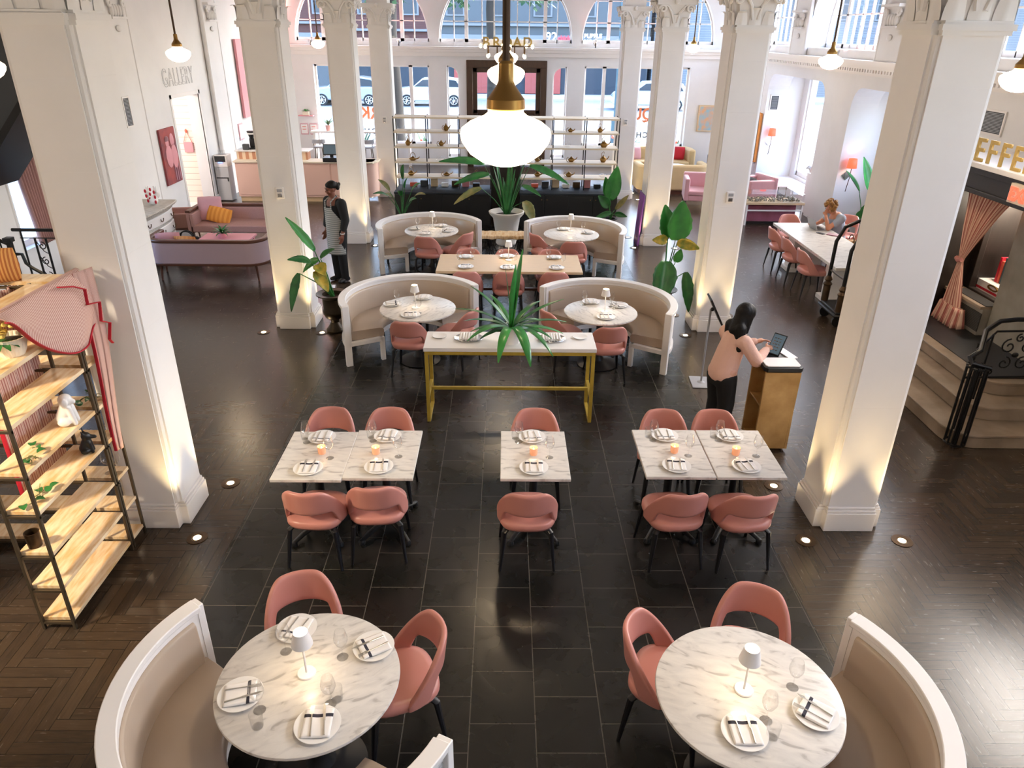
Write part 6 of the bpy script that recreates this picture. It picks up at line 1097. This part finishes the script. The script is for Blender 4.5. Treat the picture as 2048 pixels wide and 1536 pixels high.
o = thing('sign_stand', 'grey floor stand with tilted sign board by the woman in pink', 'sign stand', (2.53, 8.41, 0), -.07); G().box(-.13, .13, -.17, .17, 0, .012).ob('base', 'mattgrey', o, bevel=.004); G().lathe([(.001, .012), (.05, .012), (.014, .03)], 16).ob('collar', 'mattgrey', o); G().tube([(0, 0, .01), (0, 0, 1.0)], .013, 10).ob('pole', 'mattgrey', o); M = Matrix.Translation((.03, -.0, 1.0)) @ Matrix.Rotation(rad(32), 4, 'Y') @ Matrix.Rotation(rad(0), 4, 'Z'); G().box(-.012, .012, -.13, .13, -.18, .18, Matrix.Translation((.05, 0, 1.0)) @ Matrix.Rotation(rad(-28), 4, 'Y')).ob('board', 'black', o, bevel=.003); G().box(.012, .015, -.12, .12, -.17, .17, Matrix.Translation((.05, 0, 1.0)) @ Matrix.Rotation(rad(-28), 4, 'Y')).ob('sheet', 'signwhite', o); G().ell((.02, 0, 1.0), (.025, .025, .025), 10, 8).ob('joint', 'black', o)
# ================================================================== PEOPLE
def hand(g, w_, fw_, side, curl=.3, k=1., th=None):
    """palm and five fingers; w_ wrist point, fw_ direction of the hand, side = thumb direction"""
    w_, f, s = Vector(w_), Vector(fw_).normalized(), Vector(side).normalized(); n = f.cross(s).normalized(); s = n.cross(f).normalized()*(1 if n.cross(f).dot(s) > 0 else -1)
    g.cap(w_, .027*k, w_+f*.045*k, .03*k)
    for i, (o_, L) in enumerate(((.03, .07), (.011, .08), (-.009, .075), (-.028, .058))):
        a = w_+f*.07*k+s*o_*k; d = f; g.cap(w_+f*.03*k+s*o_*.7*k, .016*k, a, .0125*k, 8)
        for j in range(3): d = (d+n*curl*(1 if th is None else th)).normalized(); b = a+d*L*k*.42; g.cap(a, .0105*k-.001*j, b, .0095*k-.001*j, 8); a = b
    a = w_+f*.015*k+s*.026*k; b = a+(f*.6+s*.8).normalized()*.045*k; g.cap(a, .013*k, b, .0115*k, 8); g.cap(b, .0115*k, b+(f+s*.15+n*curl*.5).normalized()*.035*k, .009*k, 8)
def head(g, c, fwd, upv, k=1.):
    c, f, u = Vector(c), Vector(fwd).normalized(), Vector(upv).normalized(); s = f.cross(u).normalized(); u = s.cross(f)
    M = Matrix(((s.x, f.x, u.x, c.x), (s.y, f.y, u.y, c.y), (s.z, f.z, u.z, c.z), (0, 0, 0, 1)))
    g.ell((0, -.012*k, .025*k), (.073*k, .093*k, .092*k), 16, 12, M).ell((0, .022*k, -.045*k), (.055*k, .062*k, .07*k), 14, 10, M).ell((0, .055*k, -.095*k), (.028*k, .024*k, .02*k), 10, 8, M)
    g.ell((0, .094*k, -.02*k), (.012*k, .02*k, .024*k), 8, 6, M).ell((0, .083*k, .01*k), (.009*k, .012*k, .025*k), 8, 6, M).ell((0, .082*k, -.062*k), (.024*k, .012*k, .008*k), 8, 6, M)
    for q in (-1, 1): g.ell((q*.076*k, -.008*k, -.012*k), (.01*k, .02*k, .03*k), 8, 6, M).ell((q*.03*k, .076*k, .022*k), (.022*k, .012*k, .008*k), 8, 6, M).ell((q*.04*k, .062*k, -.03*k), (.022*k, .02*k, .022*k), 8, 6, M)
    return M
def face(M, par, k=1., lip='7a3a34'):
    g = G()
    for q in (-1, 1): g.ell((q*.03*k, .079*k, .008*k), (.0125*k, .009*k, .007*k), 8, 6, M)
    g.ob('eyes', 'hairblack', par); g = G()
    for q in (-1, 1): g.ell((q*.031*k, .084*k, .032*k), (.02*k, .007*k, .005*k), 8, 6, M)
    g.ob('eyebrows', 'hairblack', par); G().ell((0, .09*k, -.062*k), (.022*k, .008*k, .006*k), 10, 6, M).ob('lips', mat('lip' + lip, lip, .5) if 'lip'+lip not in MAT else 'lip'+lip, par)
# --- man in black with a striped apron
MF = Vector((-.66, -.75, 0)).normalized(); MS = Vector((.75, -.66, 0)).normalized() ; B0 = Vector((-2.9, 12.5, 0)); u3 = Vector((0, 0, 1))
def mp(f, s, z): return B0+MF*f+MS*s+u3*z      # forward, his left, up
g = G(); Mh = head(g, mp(.05, 0, 1.62), MF*1-MS*.25-u3*.22, u3+MF*.2)
g.cap(mp(.02, 0, 1.42), .062, mp(.04, 0, 1.56), .056)
for s in (-1, 1):
    g.cap(mp(0, s*.19, 1.4), .06, mp(-.01, s*.235, 1.12), .05).cap(mp(-.01, s*.235, 1.12), .047, mp(.07 if s > 0 else .05, s*.235, .88), .032); hand(g, mp(.07, s*.235, .87), MF*.25-u3, MF, .22)
    g.cap(mp(.0, s*.09, .92), .1, mp(.01, s*.1, .5), .065).cap(mp(.01, s*.1, .5), .06, mp(-.01, s*.1, .08), .042)
g.cap(mp(0, 0, .98), .13, mp(0, 0, 1.36), .14)
man = g.ob('person', 'skinbrown', remesh=.009, sm=3); tag(man, 'person standing in black shirt, grey striped apron and black trousers beside a column', 'person'); face(Mh, man)
g = G(); g.cap(mp(0, 0, .98), .145, mp(-.005, -.03, 1.18), .15).cap(mp(0, 0, 1.1), .15, mp(-.01, 0, 1.34), .15).cap(mp(-.01, -.16, 1.38), .085, mp(-.01, .16, 1.38), .085).cap(mp(.0, 0, 1.4), .09, mp(.02, 0, 1.475), .066)
for s in (-1, 1): g.cap(mp(0, s*.19, 1.39), .085, mp(-.01, s*.245, 1.12), .072).cap(mp(-.01, s*.245, 1.12), .07, mp(.04, s*.242, .98), .058)
g.ob('shirt', 'blackcloth', man, remesh=.012, sm=3)
g = G(); g.cap(mp(0, -.05, .93), .14, mp(0, .05, .93), .14)
for s in (-1, 1): g.cap(mp(0, s*.09, .9), .118, mp(.01, s*.1, .5), .085).cap(mp(.01, s*.1, .5), .082, mp(-.01, s*.1, .07), .066)
g.ob('trousers', 'blackcloth', man, remesh=.012, sm=3); g = G()
for s in (-1, 1): g.cap(mp(-.06, s*.1, .05), .046, mp(.12, s*.12, .04), .038).ell(mp(.02, s*.11, .012), (.06, .06, .012))
g.ob('shoes', 'black', man, remesh=.009, sm=2)
def apr(u, v):
    z = 1.32-.80*v; hw = (.55 if v < .03 else .55+1.05*min(1, max(0, v-.02)/.3)); a = (u-.5)*2*hw; r_ = .165+.012*(v > .4)*(v-.4)+.012; return tuple(mp(r_*cos(a), r_*1.02*sin(a), z))
G().grid(apr, 24, 20).ob('apron', 'apronmat', man, smooth=180, solid=.006)
for s in (-1, 1): G().tube([mp(.165*cos(.5), s*.165*sin(.5), 1.31), mp(.14, s*.08, 1.42), mp(.03, s*.07, 1.49), mp(-.05, 0, 1.49)], .012, 6, flat=.5).ob('apron_strap', 'apronmat', man)
g = G(); M_ = Mh; g.ell((0, -.022, .05), (.082, .1, .082), 16, 12, M_).ell((0, .012, .07), (.07, .07, .05), 12, 8, M_); R8 = random.Random(3)
for i in range(14): g.ell((R8.uniform(-.05, .05), -.125+R8.uniform(-.03, .03), -.0+R8.uniform(-.04, .05)), (.03, .03, .03), 8, 6, M_)
g.ob('hair', 'hairblack', man, remesh=.012, sm=1)
G().tube([mp(.07+.036*cos(a), .235+.036*sin(a), .9) for a in [2*pi*i/14 for i in range(15)]], .008, 6).ob('wristband', 'signwhite', man)
# --- woman in a pale pink sweater
B0 = Vector((2.36, 7.03, 0)); MF = Vector((.93, .36, 0)).normalized(); MS = Vector((-.36, .93, 0)).normalized()
g = G(); Mh = head(g, mp(.17, .02, 1.40), MF+MS*.35-u3*.45, u3+MF*.35, .95); g.cap(mp(.09, 0, 1.22), .055, mp(.14, 0, 1.34), .048)
EL = {-1: mp(.2, -.22, .98), 1: mp(.2, .22, .99)}; WR = {-1: mp(.42, -.10, 1.04), 1: mp(.43, .07, 1.06)}
for s in (-1, 1):
    g.cap(mp(.06, s*.165, 1.2), .05, EL[s], .043).cap(EL[s], .04, WR[s], .026); hand(g, WR[s], MF+MS*(-s*.15)+u3*.12, MS*(-s)+u3*.5, .25, .9); g.cap(mp(-.03, s*.085, .82), .09, mp(.0, s*.09, .45), .06).cap(mp(0, s*.09, .45), .056, mp(-.03, s*.09, .08), .038)
g.cap(mp(-.03, 0, .86), .115, mp(.05, 0, 1.16), .115)
wom = g.ob('person', 'skinlight', remesh=.009, sm=3); tag(wom, 'person with long dark hair in a pale pink sweater leaning over the host stand', 'person'); face(Mh, wom, .95, 'b0605a')
g = G(); g.cap(mp(-.04, -.03, .80), .145, mp(-.03, .03, .80), .145).cap(mp(-.035, 0, .82), .15, mp(.03, 0, 1.05), .14).cap(mp(.03, 0, 1.05), .14, mp(.06, 0, 1.17), .125).cap(mp(.06, -.13, 1.18), .078, mp(.06, .13, 1.18), .078).cap(mp(.08, 0, 1.22), .075, mp(.1, 0, 1.27), .06)
for s in (-1, 1): g.cap(mp(.06, s*.16, 1.19), .076, EL[s], .068).cap(EL[s], .066, WR[s].lerp(EL[s], .12), .043)
g.ob('sweater', 'salmonknit', wom, remesh=.012, sm=3); g = G(); g.cap(mp(-.04, -.05, .76), .13, mp(-.04, .05, .76), .13)
for s in (-1, 1): g.cap(mp(-.035, s*.08, .76), .115, mp(.0, s*.09, .45), .09).cap(mp(0, s*.09, .45), .088, mp(-.03, s*.09, .06), .075)
g.ob('trousers', 'blackcloth', wom, remesh=.012, sm=3); g = G()
for s in (-1, 1): g.cap(mp(-.07, s*.09, .045), .038, mp(.1, s*.1, .035), .032)
g.ob('shoes', 'black', wom, remesh=.009, sm=2); g = G(); g.ell((0, -.03, .035), (.1, .12, .108), 16, 12, Mh).cap(Mh @ Vector((0, -.06, .0)), .08, mp(.04, -.02, 1.28), .075)
for s, q in ((-1, .03), (0, -.01), (1, .03)): g.cap(mp(.05, s*.07, 1.3), .07, mp(.0+q, s*.1-.02, 1.1), .036); g.cap(Mh @ Vector((s*.075, -.02, .0)), .028, Mh @ Vector((s*.095, .0, -.15)), .018)
g.ob('hair', 'hairblack', wom, remesh=.011, sm=2)
# --- seated person with laptop
B0 = Vector((6.26, 13.62, 0)); MF = Vector((-.97, -.12, 0)).normalized(); MS = Vector((.12, -.97, 0)).normalized()
g = G(); Mh = head(g, mp(.2, .02, 1.15), MF-u3*.75, u3+MF*.8); g.cap(mp(.08, 0, 1.0), .056, mp(.15, .01, 1.1), .05)
e1 = mp(.27, .17, .79); w1 = mp(.3, .06, 1.02); e2 = mp(.2, -.24, .82); w2 = mp(.38, -.12, .79)
g.cap(mp(.04, .18, .98), .053, e1, .044).cap(e1, .04, w1, .028); hand(g, w1, u3+MF*.1, MF, .35, .9); g.cap(mp(.04, -.18, .98), .053, e2, .044).cap(e2, .04, w2, .027); hand(g, w2, MF, MS, .2, .9)
g.cap(mp(-.06, 0, .56), .13, mp(.04, 0, .93), .135)
for s in (-1, 1): g.cap(mp(-.02, s*.09, .55), .085, mp(.36, s*.1, .52), .062).cap(mp(.36, s*.1, .52), .056, mp(.3, s*.1, .1), .04)
per = g.ob('person', 'skinmid', remesh=.009, sm=3); tag(per, 'seated person with curly blond hair in grey shirt using a laptop', 'person'); face(Mh, per)
g = G(); g.cap(mp(-.06, 0, .54), .15, mp(.03, 0, .9), .15).cap(mp(.03, -.15, .96), .082, mp(.03, .15, .96), .082).cap(mp(.04, .18, .97), .082, mp(.14, .18, .88), .07).cap(mp(.04, -.18, .97), .082, mp(.12, -.21, .9), .07); g.ob('shirt', 'greytee', per, remesh=.012, sm=3)
g = G()
for s in (-1, 1): g.cap(mp(-.04, s*.09, .55), .105, mp(.36, s*.1, .52), .078).cap(mp(.36, s*.1, .52), .074, mp(.3, s*.1, .08), .058)
g.ob('trousers', 'navy', per, remesh=.012, sm=3); g = G()
for s in (-1, 1): g.cap(mp(.24, s*.1, .04), .036, mp(.42, s*.1, .035), .032)
g.ob('shoes', 'black', per, remesh=.01, sm=2); g = G(); R9 = random.Random(8)
for i in range(70):
    d_ = Vector((R9.gauss(0, 1), R9.gauss(0, 1), R9.gauss(.3, 1))).normalized()
    if d_.y > .55 and d_.z < .55: continue
    g.ell((d_.x*.095, d_.y*.11-.02, d_.z*.1+.035), (.032, .032, .032), 7, 5, Mh)
g.ob('hair', 'haircurly', per)
